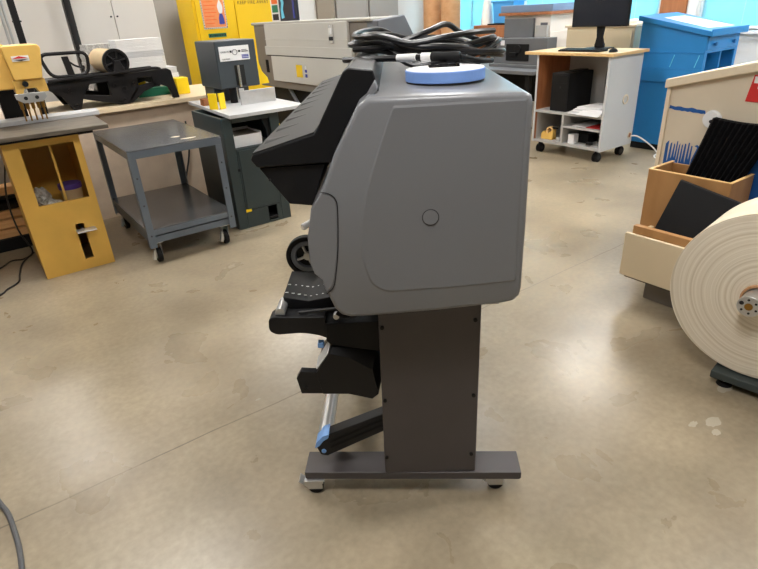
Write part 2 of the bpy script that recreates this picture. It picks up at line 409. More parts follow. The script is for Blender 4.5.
# pilaster and doors along the left wall
struct(MB().box(1.75, 3.7, 7.72, YW, 0, ZC), 'trim_3', 'wallg')
struct(MB().box(4.98, 5.30, YW-0.05, YW, 0, ZC), 'trim_4', 'wallt')
for i, (x0, x1) in enumerate(((5.34, 5.95), (6.0, 6.6))):
    d = struct(MB().box(x0, x1, YW-0.06, YW-0.005, 0.01, 2.4), 'door_%d' % (i+1), 'wallg', 0.004)
    MB().box(x0+0.05, x0+0.08, YW-0.10, YW-0.06, 0.98, 1.1).build('door_handle', 'silver', d, 0.004)
struct(MB().box(-5, 1.75, YW-0.015, YW, 0, 0.1), 'baseboard_left', 'wallt', 0.003)

# ceiling lamps
k = 0
names = ['over the pass behind the camera', 'over the floor by the near wall', 'over the grey printer', 'over the work benches']
for ix, x in enumerate((0.2, 3.2, 6.0)):
    for iy, y in enumerate((0.4, 3.6, 6.8)):
        t = thing('ceiling_light', 'recessed white fluorescent ceiling light out of view above the room', 'light', (x, y, ZC-0.06), group='fluorescent ceiling lights')
        MB().box(x-0.62, x+0.62, y-0.32, y+0.32, ZC-0.05, ZC-0.002).build('frame', 'white', t, 0.004)
        MB().box(x-0.58, x+0.58, y-0.28, y+0.28, ZC-0.06, ZC-0.052).build('diffuser', 'lamp', t)

# ------------------------------------------------------------------ large format printer
TH = R(-37.4)
PIV = Vector((1.36*math.sin(R(40.5)), 1.36*math.cos(R(40.5)), 0))
def P2R(x, y, z=0.0):
    v = Matrix.Rotation(TH, 3, 'Z') @ Vector((x, y-1.36, 0)); return (PIV.x+v.x, PIV.y+v.y, z)
pr = thing('wide_format_printer', 'large grey wide-format printer on a dark wheeled stand, seen end on', 'printer', PIV, TH, off=(0,1.36,0))
def stand_end(y0):
    MB().prism([(-0.424,0.074),(-0.418,0.069),(0.288,0.069),(0.293,0.074),(0.293,0.099),(-0.424,0.099)], 'y', y0, y0+0.10).rot(R(-1.8),'Z',(0,1.40+y0-1.352,0)).build('foot_bar', 'dgrey', pr, 0.003)
    MB().prism([(-0.154,0.099),(0.143,0.099),(0.146,0.80),(-0.144,0.80)], 'y', y0+0.003, y0+0.088).build('stand_column', 'dgrey', pr, 0.004)
    for x in (-0.395, 0.215):
        c = MB(); c.box(x-0.024, x+0.024, y0+0.012, y0+0.016, 0.024, 0.069).box(x-0.024, x+0.024, y0+0.050, y0+0.054, 0.024, 0.069).box(x-0.034, x+0.034, y0+0.004, y0+0.078, 0.064, 0.069)
        c.prism([(x-0.040,0.064),(x-0.030,0.040),(x-0.024,0.026),(x+0.030,0.052),(x+0.024,0.064)], 'y', y0+0.010, y0+0.0125)
        c.prism([(x-0.056,0.056),(x-0.028,0.030),(x-0.024,0.034),(x-0.052,0.061)], 'y', y0+0.014, y0+0.05)
        co = c.build('caster', 'silver', pr, 0.001)
        MB().cyl((x, y0+0.0165, 0.026), (x, y0+0.0495, 0.026), 0.026).build('wheel', 'blackm', co, 0.003)
stand_end(1.352); stand_end(2.78)
for x, z in ((-0.136,0.66),(0.129,0.675),(-0.14,0.40),(0.13,0.41),(-0.145,0.17),(0.128,0.175)):
    MB().cyl((x,1.350,z),(x,1.356,z),0.006,seg=12).build('screw', 'blackm', pr, 0.001)
MB().box(-0.10,0.08,1.44,2.785,0.30,0.42).build('cross_beam', 'dgrey', pr, 0.004)
PROF = [(-0.133,1.303),(-0.157,1.286),(-0.188,1.233),(-0.220,1.178),(-0.253,1.103),(-0.282,1.057),(-0.298,0.983),(-0.300,0.918),(-0.290,0.887),(-0.272,0.869),(-0.268,0.829),(-0.251,0.781),(-0.235,0.763),(-0.212,0.755),(-0.160,0.756),(0.025,0.766),(0.181,0.780),(0.210,0.786),(0.224,0.800),(0.228,0.822),(0.229,0.998),(0.227,1.212),(0.227,1.272),(0.222,1.290),(0.205,1.297)]
def offs(pts, d):
    c = Vector((sum(p[0] for p in pts)/len(pts), sum(p[1] for p in pts)/len(pts)))
    return [tuple(c+(Vector(p)-c)*(1-d/(Vector(p)-c).length)) for p in pts]
body = MB()
# rounded-over ends: a few offset rings lofted together
bm = body.bm; secs = []
for y, d in ((1.250,0.014),(1.2515,0.007),(1.256,0.002),(1.262,0.0),(1.300,0.0),(2.93,0.0),(2.955,0.006),(2.97,0.03)):
    secs.append([bm.verts.new((p[0], y, p[1])) for p in offs(PROF, d)])
for a, b in zip(secs, secs[1:]):
    for i in range(len(PROF)): bm.faces.new([a[i], b[i], b[(i+1)%len(PROF)], a[(i+1)%len(PROF)]])
bm.faces.new(secs[0]); bm.faces.new(secs[-1][::-1])
bo = body.build('body_shell', 'body', pr, smooth=40)
pan = rounded([(-0.080,1.289),(-0.130,1.169),(-0.158,1.093),(-0.176,0.998),(-0.175,0.911),(-0.155,0.845),(-0.120,0.822),(0.049,0.826),(0.217,0.843),(0.217,1.0),(0.216,1.289)], [0.006,0.05,0.05,0.05,0.05,0.05,0.05,0.05,0.006,0.05,0.006])
pb = MB()
A = [(x,1.2478,z) for x, z in offs(pan,0.011)]; B = [(x,1.252,z) for x, z in pan]
pb.loft(A, B); pb.build('end_panel', 'bodyp', pr, smooth=20)
capo = MB().cyl((0.000,1.2455,1.024),(0.000,1.25,1.024),0.0185,seg=36).build('round_cap', 'bodyp', pr, 0.001)
MB().ring((0.000,1.2472,1.024),(0.000,1.25,1.024),0.0203,0.0183).build('cap_groove', 'lid', pr)
corner = [(-0.255,1.094),(-0.238,1.091),(-0.226,1.079),(-0.222,1.050),(-0.230,0.95),(-0.243,0.872),(-0.252,0.847),(-0.268,0.832),(-0.275,0.869),(-0.293,0.887),(-0.302,0.918),(-0.300,0.983),(-0.284,1.057)]
MB().prism(corner, 'y', 1.2485, 1.40).build('corner_cover', 'body', pr, 0.004, 3)
MB().tube([(-0.257,1.2485,1.097),(-0.238,1.2485,1.093),(-0.2235,1.2485,1.079),(-0.2205,1.2485,1.050),(-0.2285,1.2485,0.95),(-0.2415,1.2485,0.872),(-0.2505,1.2485,0.845),(-0.268,1.2485,0.829)], 0.0013, 6).build('seam', 'blackm', pr)
MB().box(-0.10,0.185,1.30,2.95,0.752,0.79).build('under_tray', 'body', pr, 0.004)
# black front lid
LY0, LY1 = 1.36, 2.93
lid = [(-0.427,1.134),(-0.440,1.155),(-0.433,1.167),(-0.273,1.211),(-0.194,1.347),(-0.180,1.357),(-0.122,1.349),(-0.110,1.30),(-0.20,1.217),(-0.235,1.138)]
MB().prism(lid, 'y', LY0, LY1).build('front_lid', 'black', pr, 0.005)
rp = MB()
def slope(t, u, h):   # point on the lid ledge; t along depth, u across 0..1, h above
    a = Vector((-0.433,1.167)); b = Vector((-0.273,1.211)); n = Vector((-(b-a).y, (b-a).x)).normalized()
    q = a+(b-a)*u+n*h; return (q.x, t, q.y)
rp.hexa([slope(LY0+0.004,0.0,-0.001),slope(LY0+0.004,1.0,-0.001),slope(LY1-0.004,1.0,-0.001),slope(LY1-0.004,0.0,-0.001),slope(LY0+0.004,0.0,0.004),slope(LY0+0.004,1.0,0.004),slope(LY1-0.004,1.0,0.004),slope(LY1-0.004,0.0,0.004)])
t = LY0+0.08
while t < LY1-0.06:
    rp.hexa([slope(t,0.08,0.003),slope(t+0.012,0.55,0.003),slope(t+0.03,0.55,0.003),slope(t+0.06,0.08,0.003),slope(t+0.010,0.12,0.008),slope(t+0.018,0.50,0.0045),slope(t+0.026,0.50,0.0045),slope(t+0.05,0.12,0.008)])
    t += 0.16
rp.build('ribbed_ledge', 'lid', pr, 0.001)
MB().prism([(-0.424,1.131),(-0.255,1.135),(-0.298,1.026),(-0.358,1.034)], 'y', LY0+0.01, LY1-0.01).build('front_apron', 'black', pr, 0.003)
MB().cyl((-0.40,LY0+0.006,1.10),(-0.40,LY0+0.012,1.10),0.003,seg=10).build('screw', 'lid', pr)
MB().prism([(-0.150,1.283),(-0.118,1.33),(-0.112,1.312),(-0.145,1.27)], 'y', 1.30, 1.36).build('hinge_cover', 'body', pr, 0.004)
# loop arm, bracket, platen
arm = [(-0.472,0.643),(-0.468,0.680),(-0.455,0.689),(-0.302,0.684),(-0.296,0.607),(-0.32,0.620),(-0.369,0.632),(-0.451,0.628)]
MB().prism(rounded(arm, [0.02,0.012,0.012,0,0,0.01,0.03,0.02]), 'y', 1.385, 1.44).build('loop_arm', 'black', pr, 0.004)
MB().prism([(-0.300,0.668),(-0.14,0.668),(-0.14,0.564),(-0.293,0.594),(-0.303,0.607)], 'y', 1.375, 1.44).build('arm_bracket', 'blackm', pr, 0.004)
MB().prism([(-0.38,0.688),(-0.27,0.696),(-0.27,0.702),(-0.38,0.693)], 'y', 1.402, 1.412).build('linkage_rod', 'lid', pr, 0.001)
MB().cyl((-0.268,1.378,0.686),(-0.268,1.40,0.686),0.009,seg=16).build('pivot_knob', 'silver', pr, 0.002)
MB().tube([(-0.265,1.38,0.70),(-0.245,1.375,0.69),(-0.215,1.38,0.688),(-0.18,1.38,0.700)],0.006,8,4).build('link_cable', 'blackm', pr)
MB().cyl((-0.434,1.40,0.694),(-0.434,1.475,0.694),0.0145,seg=20).build('loop_roller', 'silver', pr)
pl = MB()
pa = [(-0.432,0.722),(-0.356,0.704),(-0.25,0.722),(-0.25,0.645),(-0.42,0.660)]
pc = [(-0.432,0.728),(-0.356,0.722),(-0.25,0.745),(-0.25,0.645),(-0.43,0.660)]
pl.loft([(x,1.45,z) for x, z in pa], [(x,1.62,z) for x, z in pc])
pl.build('output_platen', 'black', pr, 0.003)
for y in (1.475, 1.525):
    dm = MB()
    for i in range(9):
        x = -0.428+i*0.0185; f = (y-1.45)/0.17
        zz = (0.722-(x+0.432)*0.237)*(1-f)+(0.728-(x+0.432)*0.079)*f if x < -0.356 else (0.704+(x+0.356)*0.17)*(1-f)+(0.722+(x+0.356)*0.217)*f
        dm.box(x, x+0.009, y, y+0.003, zz-0.0005, zz+0.0015)
    dm.build('perforation_row', 'silver', pr)
wy = 1.74
wx, wz = -0.398, 0.722
MB().ring((wx,wy,wz),(wx,wy+0.03,wz),0.074,0.058).build('roll_flange', 'blackm', pr, 0.004)
wf = MB().ring((wx,wy+0.004,wz),(wx,wy+0.026,wz),0.058,0.040).build('flange_rim', 'mslate', pr, 0.003)
MB().cyl((wx,wy+0.022,wz),(wx,wy+0.026,wz),0.041).build('flange_web', 'black', pr)
wh = MB().cyl((wx,wy+0.006,wz),(wx,wy+0.02,wz),0.014)
for i in range(4):
    a = R(20+90*i); wh.cyl((wx,wy+0.013,wz),(wx+0.04*math.cos(a),wy+0.013,wz+0.04*math.sin(a)),0.005,seg=8)
wh.build('flange_spokes', 'silver', pr)
MB().cyl((wx,wy+0.015,wz),(wx,2.80,wz),0.012).build('spindle', 'black', pr)
MB().prism([(-0.44,0.70),(-0.42,0.75),(-0.13,0.71),(-0.13,0.60),(-0.30,0.64)], 'y', 2.79, 2.83).build('spindle_bracket', 'blackm', pr, 0.004)
# take-up motor
fa = [(-0.296,0.571),(-0.238,0.555),(-0.172,0.509),(-0.159,0.419),(-0.179,0.401),(-0.251,0.423),(-0.330,0.4255),(-0.342,0.505)]
fb = [(-0.282,0.617),(-0.236,0.610),(-0.150,0.592),(-0.150,0.419),(-0.179,0.401),(-0.251,0.423),(-0.330,0.4255),(-0.335,0.53)]
mo = MB().loft([(x,1.362,z) for x, z in fa], [(x,1.44,z) for x, z in fb]).prism(fb, 'y', 1.44, 1.47)
mo.prism([(-0.396,0.428),(-0.326,0.4257),(-0.326,0.50),(-0.342,0.505),(-0.390,0.510),(-0.405,0.485)], 'y', 1.364, 1.388)
mot = mo.build('take_up_motor', 'black', pr, 0.0015)
MB().cyl((-0.380,1.359,0.45),(-0.380,1.365,0.45),0.006,seg=12).build('screw_hole', 'blackm', mot)
MB().hexa([(-0.3385,1.364,0.518),(-0.3415,1.364,0.519),(-0.3395,1.41,0.531),(-0.3365,1.41,0.530),(-0.3005,1.364,0.572),(-0.3035,1.364,0.574),(-0.2965,1.41,0.598),(-0.2935,1.41,0.597)]).build('rating_label', 'white', mot)
MB().box(-0.334,-0.316,1.39,1.415,0.574,0.590).build('latch', 'blue', mot, 0.003)
# lower tension arm
la = [(-0.366,0.157),(-0.343,0.152),(-0.150,0.252),(-0.150,0.321),(-0.350,0.235),(-0.368,0.215),(-0.376,0.185)]
for y in (1.385, 2.79): MB().prism(la, 'y', y, y+0.045).build('tension_arm', 'black', pr, 0.004)
for q in (0.022, 0.044):
    MB().hexa([(-0.33,1.382,0.166+q),(-0.33,1.386,0.166+q),(-0.33,1.386,0.172+q),(-0.33,1.382,0.172+q),(-0.152,1.382,0.254+q),(-0.152,1.386,0.254+q),(-0.152,1.386,0.260+q),(-0.152,1.382,0.260+q)]).build('arm_rib', 'blackm', pr)
MB().prism(rounded([(-0.382,0.190),(-0.376,0.212),(-0.352,0.240),(-0.330,0.248),(-0.334,0.232),(-0.352,0.220),(-0.366,0.200)], 0.005), 'y', 1.380, 1.434).build('arm_end_cap', 'blue', pr, 0.002)
MB().cyl((-0.354,1.380,0.176),(-0.354,1.386,0.176),0.008,seg=18).build('pivot', 'blue', pr, 0.002)
MB().cyl((-0.350,1.425,0.208),(-0.350,2.80,0.208),0.025,seg=24).build('tension_tube', 'silver', pr)
MB().cyl((-0.47,2.1,0.70),(-0.40,2.16,0.72),0.014).build('core_adapter', 'white', pr, 0.003)

# cable coil on the printer
cl = thing('power_cable_coil', 'thick black cable coiled in a loose pile on top of the grey printer', 'cable', P2R(0.0,1.86,1.30), TH, off=(0,1.86,1.30))
pts = []; N = 7; zc = 1.300
rnd = random.Random(3)
for lp in range(N):
    rx = 0.205+rnd.uniform(-0.045,0.03); ry = 0.17+rnd.uniform(-0.05,0.05); ox = 0.025+rnd.uniform(-0.02,0.02); oy = rnd.uniform(-0.02,0.02)
    tz = rnd.uniform(0,6.28)
    for i in range(14):
        a = 2*math.pi*i/14
        f = (lp+i/14)/N
        z = zc+0.012+0.070*f**0.9+0.009*math.sin(2*a+tz)+(0.016*max(0,math.sin(a*1+tz)))*f
        x_ = ox+rx*math.cos(a)*(1+0.05*math.sin(3*a+tz)); q_ = min(1, max(0, (-0.02-x_)/0.09)); z += 0.055*(q_*q_*(3-2*q_))*(1-0.5*f)
        pts.append((x_, 1.86+oy+ry*math.sin(a), z))
MB().tube(pts, 0.0078, 8, 4).build('cord', 'cable', cl)
hump = [(-0.19,1.76,1.372),(-0.09,1.72,1.378),(0.02,1.74,1.408),(0.085,1.80,1.425),(0.13,1.84,1.40),(0.19,1.88,1.375),(0.25,1.90,1.35)]
MB().tube(hump, 0.0082, 8, 6).build('cord', 'cable', cl)
lead = [(-0.22,1.76,1.345),(-0.14,1.68,1.35),(-0.06,1.62,1.352),(0.0,1.585,1.354),(0.05,1.56,1.354),(0.075,1.555,1.353)]
MB().tube(lead, 0.0085, 8, 6).build('cord', 'cable', cl)
MB().tube([(-0.062,1.621,1.352),(-0.012,1.590,1.354)], 0.0105, 12, 0).build('wrap_label', 'white', cl)
MB().tube([(0.002,1.584,1.354),(0.026,1.572,1.354)], 0.0115, 12, 0).build('wrap_label', 'white', cl)
MB().tube([(0.026,1.572,1.354),(0.10,1.545,1.353)], 0.013, 12, 0).build('connector', 'blackm', cl, 0.003)
MB().tube([(0.10,1.545,1.353),(0.15,1.56,1.340),(0.20,1.66,1.33)], 0.007, 10, 4).build('strain_relief', 'blackm', cl)

# blue foam disc with black clip
dk = thing('foam_disc', 'round pale blue foam disc lying on top of the printer', 'disc', P2R(0.056,1.500,1.30), TH, off=(0.056,1.500,1.30))
MB().cyl((0.056,1.500,1.3005),(0.056,1.500,1.305),0.099,seg=64).build('base_ring', 'ink', dk)
MB().cyl((0.056,1.500,1.305),(0.056,1.500,1.331),0.101,seg=64).build('foam_body', 'foam', dk, 0.002)
MB().cyl((0.056,1.500,1.331),(0.056,1.500,1.3325),0.0985,seg=64).build('top_face', 'paper', dk)
ck = MB()
ck.box(0.017,0.095,1.515,1.521,1.3325,1.336).box(0.017,0.095,1.550,1.556,1.3325,1.336)
for x in (0.017,0.045,0.059,0.089): ck.box(x,x+0.006,1.515,1.556,1.3325,1.340)
ck.box(0.043,0.063,1.515,1.556,1.336,1.3405)
tag(ck.build('cable_clip', 'blackm', None, 0.001, origin=(0.056,1.500,1.3325)), 'small open black plastic clip under the cable plug on the blue disc', 'clip')
o = bpy.data.objects['cable_clip']; o.location = P2R(0.056,1.500,1.3325); o.rotation_euler = (0,0,TH)

# ------------------------------------------------------------------ yellow paper drill (far left)
yd = thing('paper_drill', 'yellow paper drilling machine on a mustard cabinet base at the left edge', 'machine', (0.31,4.25,0))
cb = MB()
x0, x1, y0, y1 = 0.10, 0.525, 3.98, 4.55
ox0, ox1, oz0, oz1 = 0.19, 0.485, 0.48, 0.84
sx0, sx1, sz0, sz1 = 0.352, 0.405, 0.07, 0.32
T = 0.018
cb.box(x0,ox0,y0,y0+T,0.0,0.885).box(ox1,x1,y0,y0+T,0.0,0.885).box(ox0,ox1,y0,y0+T,oz1,0.885)
cb.box(ox0,sx0,y0,y0+T,0.0,oz0).box(sx1,ox1,y0,y0+T,0.0,oz0).box(sx0,sx1,y0,y0+T,0,sz0).box(sx0,sx1,y0,y0+T,sz1,oz0)
cb.box(x0,x0+T,y0+T,y1,0,0.885).box(x1-T,x1,y0+T,y1,0,0.885).box(x0+T,x1-T,y1-T,y1,0,0.885).box(x0+T,x1-T,y0+T,y1-T,oz0-0.09,oz0-0.07)
cb.box(0.352,0.366,y0+0.10,y0+0.112,oz0-0.07,0.885)
bmesh.ops.remove_doubles(cb.bm, verts=cb.bm.verts, dist=0.0001)
cb.build('cabinet', 'yellow', yd)
pd = MB().box(0.345,0.465,3.90,3.975,0.275,0.283).box(0.385,0.40,3.96,4.2,0.262,0.275)
pd.build('foot_pedal', 'silver', yd, 0.003)
MB().prism([(-0.22,3.90),(0.69,3.86),(0.715,4.56),(-0.22,4.72)], 'z', 0.905, 0.930).build('work_table', 'dwood', yd, 0.004)
MB().box(-0.05,0.60,3.93,4.50,0.886,0.905).build('table_bracket', 'blackm', yd, 0.003)
MB().box(0.05,0.62,4.02,4.06,0.868,0.886).build('slide_bar', 'blackm', yd, 0.003)
hd = MB()
hd.prism(rounded([(0.265,1.405),(0.455,1.405),(0.470,1.385),(0.435,1.215),(0.285,1.215)], 0.012), 'y', 4.06, 4.40)
hd.build('drill_head', 'yhead', yd, 0.010, 3)
MB().prism(rounded([(0.10,1.415),(0.29,1.415),(0.31,1.20),(0.31,1.165),(0.10,1.165)], 0.015), 'y', 4.12, 4.70).build('motor_housing', 'yhead', yd, 0.010, 3)
MB().prism([(0.275,1.215),(0.445,1.215),(0.450,1.14),(0.40,1.135),(0.385,1.165),(0.325,1.165),(0.31,1.135),(0.275,1.14)], 'y', 4.08, 4.20).build('jaw', 'yhead', yd, 0.004)
MB().cyl((0.335,4.09,1.192),(0.335,4.06,1.192),0.016,seg=18).build('clamp_screw', 'blackm', yd)
MB().prism([(0.262,1.140),(0.425,1.140),(0.43,1.11),(0.40,1.085),(0.30,1.085),(0.265,1.11)], 'y', 4.075, 4.09).build('drill_plate', 'silver', yd, 0.002)
for x in (0.315, 0.375): MB().cyl((x,4.073,1.112),(x,4.078,1.112),0.011,seg=12).build('bolt', 'lid', yd)
for x in (0.285,0.315,0.345,0.375,0.40):
    c = MB().cyl((x,4.13,1.135),(x,4.13,1.045),0.013,0.010,seg=12); c.cyl((x,4.13,1.045),(x,4.13,0.975),0.005,seg=10)
    c.build('drill_bit', 'brass', yd)
lg = MB().box(0.305,0.395,4.0575,4.0595,1.318,1.348); lgo = lg.build('maker_badge', 'white', yd, 0.0005)
MB().prism([(0.308,1.333),(0.345,1.347),(0.392,1.333)], 'y', 4.0565, 4.0576).build('badge_mark', 'red', lgo)
MB().prism([(0.312,1.328),(0.392,1.328),(0.35,1.319)], 'y', 4.0565, 4.0576).build('badge_mark', 'ink', lgo)
MB().box(0.20,0.34,4.585,4.69,0.93,1.17).build('drill_column', 'blackm', yd, 0.004)
MB().box(0.12,0.285,4.02,4.118,1.20,1.30).build('switch_box', 'blackm', yd, 0.004) if False else None
MB().box(0.13,0.20,4.108,4.12,1.215,1.275).build('switch_plate', 'blackm', yd, 0.003)
fn = MB().prism([(-0.22,4.36),(0.745,4.36),(0.760,4.52),(-0.22,4.56)], 'z', 0.9305, 0.958)
tag(fn.build('fence_board', 'tabl', None, 0.003, origin=(0.2,4.42,0.9305)), 'long pale grey fence board lying on the paper drill table', 'board')
# things in the cabinet
sf = oz0-0.07
tb = thing('tub', 'clear plastic tub with purple lid inside the mustard cabinet', 'tub', (0.415,4.20,sf))
MB().cyl((0.415,4.20,sf+0.001),(0.415,4.20,sf+0.10),0.060,0.068,seg=32).build('tub_body', 'kraft', tb, 0.004)
MB().cyl((0.415,4.20,sf+0.10),(0.415,4.20,sf+0.135),0.073,seg=32).build('lid', 'purple', tb, 0.004)
def blob(name, label, cat, c, r, m, sc, seed):
    b = MB(); bmesh.ops.create_icosphere(b.bm, subdivisions=3, radius=1)
    rr = random.Random(seed); ph = [rr.uniform(0,6) for _ in range(6)]
    for v in b.bm.verts:
        n = 1+0.18*math.sin(5*v.co.x+ph[0])*math.sin(6*v.co.y+ph[1])+0.12*math.sin(11*v.co.z+ph[2]+7*v.co.x)+rr.uniform(-0.05,0.05)
        v.co = Vector((c[0]+v.co.x*r*sc[0]*n, c[1]+v.co.y*r*sc[1]*n, max(c[2]+0.0005, c[2]+r*sc[2]*0.8+v.co.z*r*sc[2]*n)))
    return tag(b.build(name, m, None, 0, origin=c, smooth=60), label, cat)
blob('plastic_bag', 'crumpled clear plastic bag of drill bits in front of the cabinet divider', 'bag', (0.262,4.075,sf), 0.075, 'tglass', (0.95,0.75,0.6), 1)
blob('plastic_bag', 'flat grey plastic bag at the back left in the mustard cabinet', 'bag', (0.235,4.25,sf), 0.06, 'tglass', (0.9,0.8,1.2), 2)

# posts behind the drill
MB1 = MB().box(0.445,0.487,4.84,4.882,0.0,ZC); tag(MB1.build('strut_post', 'blackm', None, 0.003, origin=(0.466,4.861,0)), 'square dark metal post rising behind the yellow drill head', 'post')
tag(MB().cyl((1.045,6.26,0.0),(1.045,6.26,ZC),0.030).build('pipe', 'lid', None, origin=(1.045,6.26,0)), 'round dark grey pipe rising in front of the pale cabinets', 'pipe')
for i, x in enumerate((0.50, 0.53)):
    tag(MB().cyl((x,6.28,0.0),(x,6.28,ZC),0.010,seg=12).build('conduit', 'silver', None, origin=(x,6.28,0)), ['thin silver conduit at the upper left edge, left one of the pair', 'thin silver conduit at the upper left edge, right one of the pair'][i], 'conduit')

# timber rack behind the drill, at the left edge
tr = thing('timber_rack', 'low black metal rack holding boards under the work bench, left edge', 'rack', (-0.5,4.95,0))
MB().box(-1.2,0.22,4.78,4.985,0.0,0.09).build('base_rail', 'blackm', tr, 0.003)
MB().box(-1.2,0.22,4.80,4.985,0.38,0.40).box(-1.2,-1.16,4.80,4.985,0.09,0.6).box(0.19,0.22,4.80,4.985,0.09,0.38).build('rack_shelf', 'blackm', tr, 0.003)
for i, (z, m, y, lab) in enumerate(((0.09,'timber',4.81,'pine board lying lowest on the rack under the bench'),(0.155,'timber',4.84,'second pine board up from the rack base'),(0.22,'timber',4.88,'third pine board up, just under the black bar'),(0.40,'timber',4.83,'pine board on the upper shelf of the low rack'))):
    tag(MB().box(-1.1,0.17-0.01*i,y,4.98,z+0.001,z+0.058).build('pine_board', m, None, 0.004, origin=(-0.5,y,z+0.001)), lab, 'board', 'pine boards on the rack')
tag(MB().cyl((-1.0,4.89,0.322),(0.14,4.89,0.322),0.040).build('steel_bar', 'blackm', None, 0.003, origin=(-0.4,4.89,0.282)), 'thick black round bar lying on the stacked pine boards', 'bar')

# floor cables
tag(MB().tube([(0.12,4.62,0.70),(0.05,4.60,0.45),(0.045,4.60,0.2),(0.085,4.57,0.03),(0.02,4.50,0.006),(-0.06,4.52,0.006),(-0.14,4.42,0.006),(-0.30,4.30,0.006)],0.006,8,6).build('floor_cable', 'cable', None, origin=(0.08,4.58,0)), 'black power cord hanging beside the mustard cabinet onto the floor', 'cord')
tag(MB().tube([(0.09,4.60,0.004),(0.0,4.42,0.006),(-0.04,4.20,0.006),(-0.06,4.06,0.006),(-0.13,3.98,0.006),(-0.20,3.89,0.006),(-0.5,3.7,0.006)],0.006,8,6).build('floor_cable', 'cable', None, origin=(-0.05,4.1,0)), 'loose black cord lying on the floor left of the mustard cabinet', 'cord')
tag(MB().tube([(-0.40,2.15,0.009),(-0.34,2.02,0.009),(-0.315,1.93,0.009),(-0.297,1.86,0.009),(-0.288,1.77,0.009),(-0.282,1.68,0.009),(-0.285,1.55,0.009),(-0.30,1.3,0.009)],0.0085,10,6).build('floor_cable', 'gcable', None, origin=(-0.29,1.8,0)), 'grey cable curving over the floor at the lower left corner', 'cord')

# ------------------------------------------------------------------ steel cart
sc = thing('steel_cart', 'blue-grey steel cart with two shelves on casters', 'cart', (1.03,4.19,0))
cx0, cx1, cy0, cy1 = 0.72, 1.33, 3.69, 4.70
MB().box(cx0,cx1,cy0,cy1,0.768,0.776).build('top_sheet', 'steelt', sc, 0.002)
MB().box(cx0,cx1,cy0,cy0+0.004,0.722,0.768).box(cx0,cx1,cy1-0.004,cy1,0.722,0.768).box(cx0,cx0+0.004,cy0+0.004,cy1-0.004,0.722,0.768).box(cx1-0.004,cx1,cy0+0.004,cy1-0.004,0.722,0.768).build('top_rim', 'steel', sc, 0.001)
for xx, sx_ in ((cx0,1),(cx1,-1)):
    for yy, sy_ in ((cy0,1),(cy1,-1)):
        L = MB(); a, b = sorted((xx, xx+0.046*sx_)); c, d = sorted((yy, yy+0.004*sy_)); L.box(a,b,c,d,0.125,0.722)
        a, b = sorted((xx, xx+0.004*sx_)); c, d = sorted((yy+0.004*sy_, yy+0.046*sy_)); L.box(a,b,c,d,0.125,0.722)
        L.build('leg', 'steel', sc, 0.001)
        for zz in (0.21, 0.42, 0.60):
            MB().cyl((xx+0.024*sx_, yy-0.002*sy_, zz),(xx+0.024*sx_, yy+0.001, zz),0.006,seg=10).build('bolt', 'steelt', sc)
MB().box(cx0+0.005,cx1-0.005,cy0+0.005,cy1-0.005,0.245,0.252).build('lower_sheet', 'steelt', sc, 0.002)
MB().box(cx0+0.046,cx1-0.046,cy0+0.0045,cy0+0.009,0.208,0.245).box(cx0+0.0045,cx0+0.009,cy0+0.046,cy1-0.046,0.208,0.245).box(cx1-0.009,cx1-0.0045,cy0+0.046,cy1-0.046,0.208,0.245).build('lower_rim', 'steel', sc, 0.001)
MB().box(cx0+0.03,cx1-0.03,cy0+0.02,cy0+0.026,0.150,0.195).box(cx0+0.012,cx0+0.018,cy0+0.03,cy1-0.03,0.150,0.195).box(cx1-0.018,cx1-0.012,cy0+0.03,cy1-0.03,0.150,0.195).box(cx0+0.03,cx1-0.03,cy0+0.026,cy1-0.03,0.188,0.195).build('under_frame', 'steel', sc, 0.001)
for xx in (cx0+0.055, cx1-0.075):
    for yy in (cy0+0.055, cy1-0.06):
        k_ = MB().box(xx-0.035,xx+0.035,yy-0.035,yy+0.035,0.144,0.150).box(xx-0.022,xx-0.019,yy-0.02,yy+0.03,0.05,0.144).box(xx+0.019,xx+0.022,yy-0.02,yy+0.03,0.05,0.144)
        ko = k_.build('caster', 'silver', sc, 0.001)
        wl = MB().cyl((xx-0.016,yy+0.012,0.052),(xx+0.016,yy+0.012,0.052),0.052,seg=28).build('wheel', 'blackm', ko, 0.004)
        MB().cyl((xx-0.018,yy+0.012,0.052),(xx+0.018,yy+0.012,0.052),0.026,seg=20).build('hub', 'silver', ko)
        MB().hexa([(xx-0.05,yy-0.03,0.035),(xx-0.03,yy-0.03,0.03),(xx-0.03,yy+0.0,0.03),(xx-0.05,yy,0.035),(xx-0.035,yy-0.03,0.10),(xx-0.022,yy-0.03,0.10),(xx-0.022,yy,0.10),(xx-0.035,yy,0.10)]).build('brake_lever', 'silver', ko, 0.001)
for i, (x, y, rx, ry) in enumerate(((1.15,3.80,0.05,0.02),(1.10,3.92,0.03,0.02))):
    s_ = MB().prism([(x+rx*math.cos(t)*(1+0.2*math.sin(3*t)), y+ry*math.sin(t)) for t in [2*math.pi*j/16 for j in range(16)]], 'z', 0.7755, 0.7768)
    s_.build('stain', 'cream', sc)

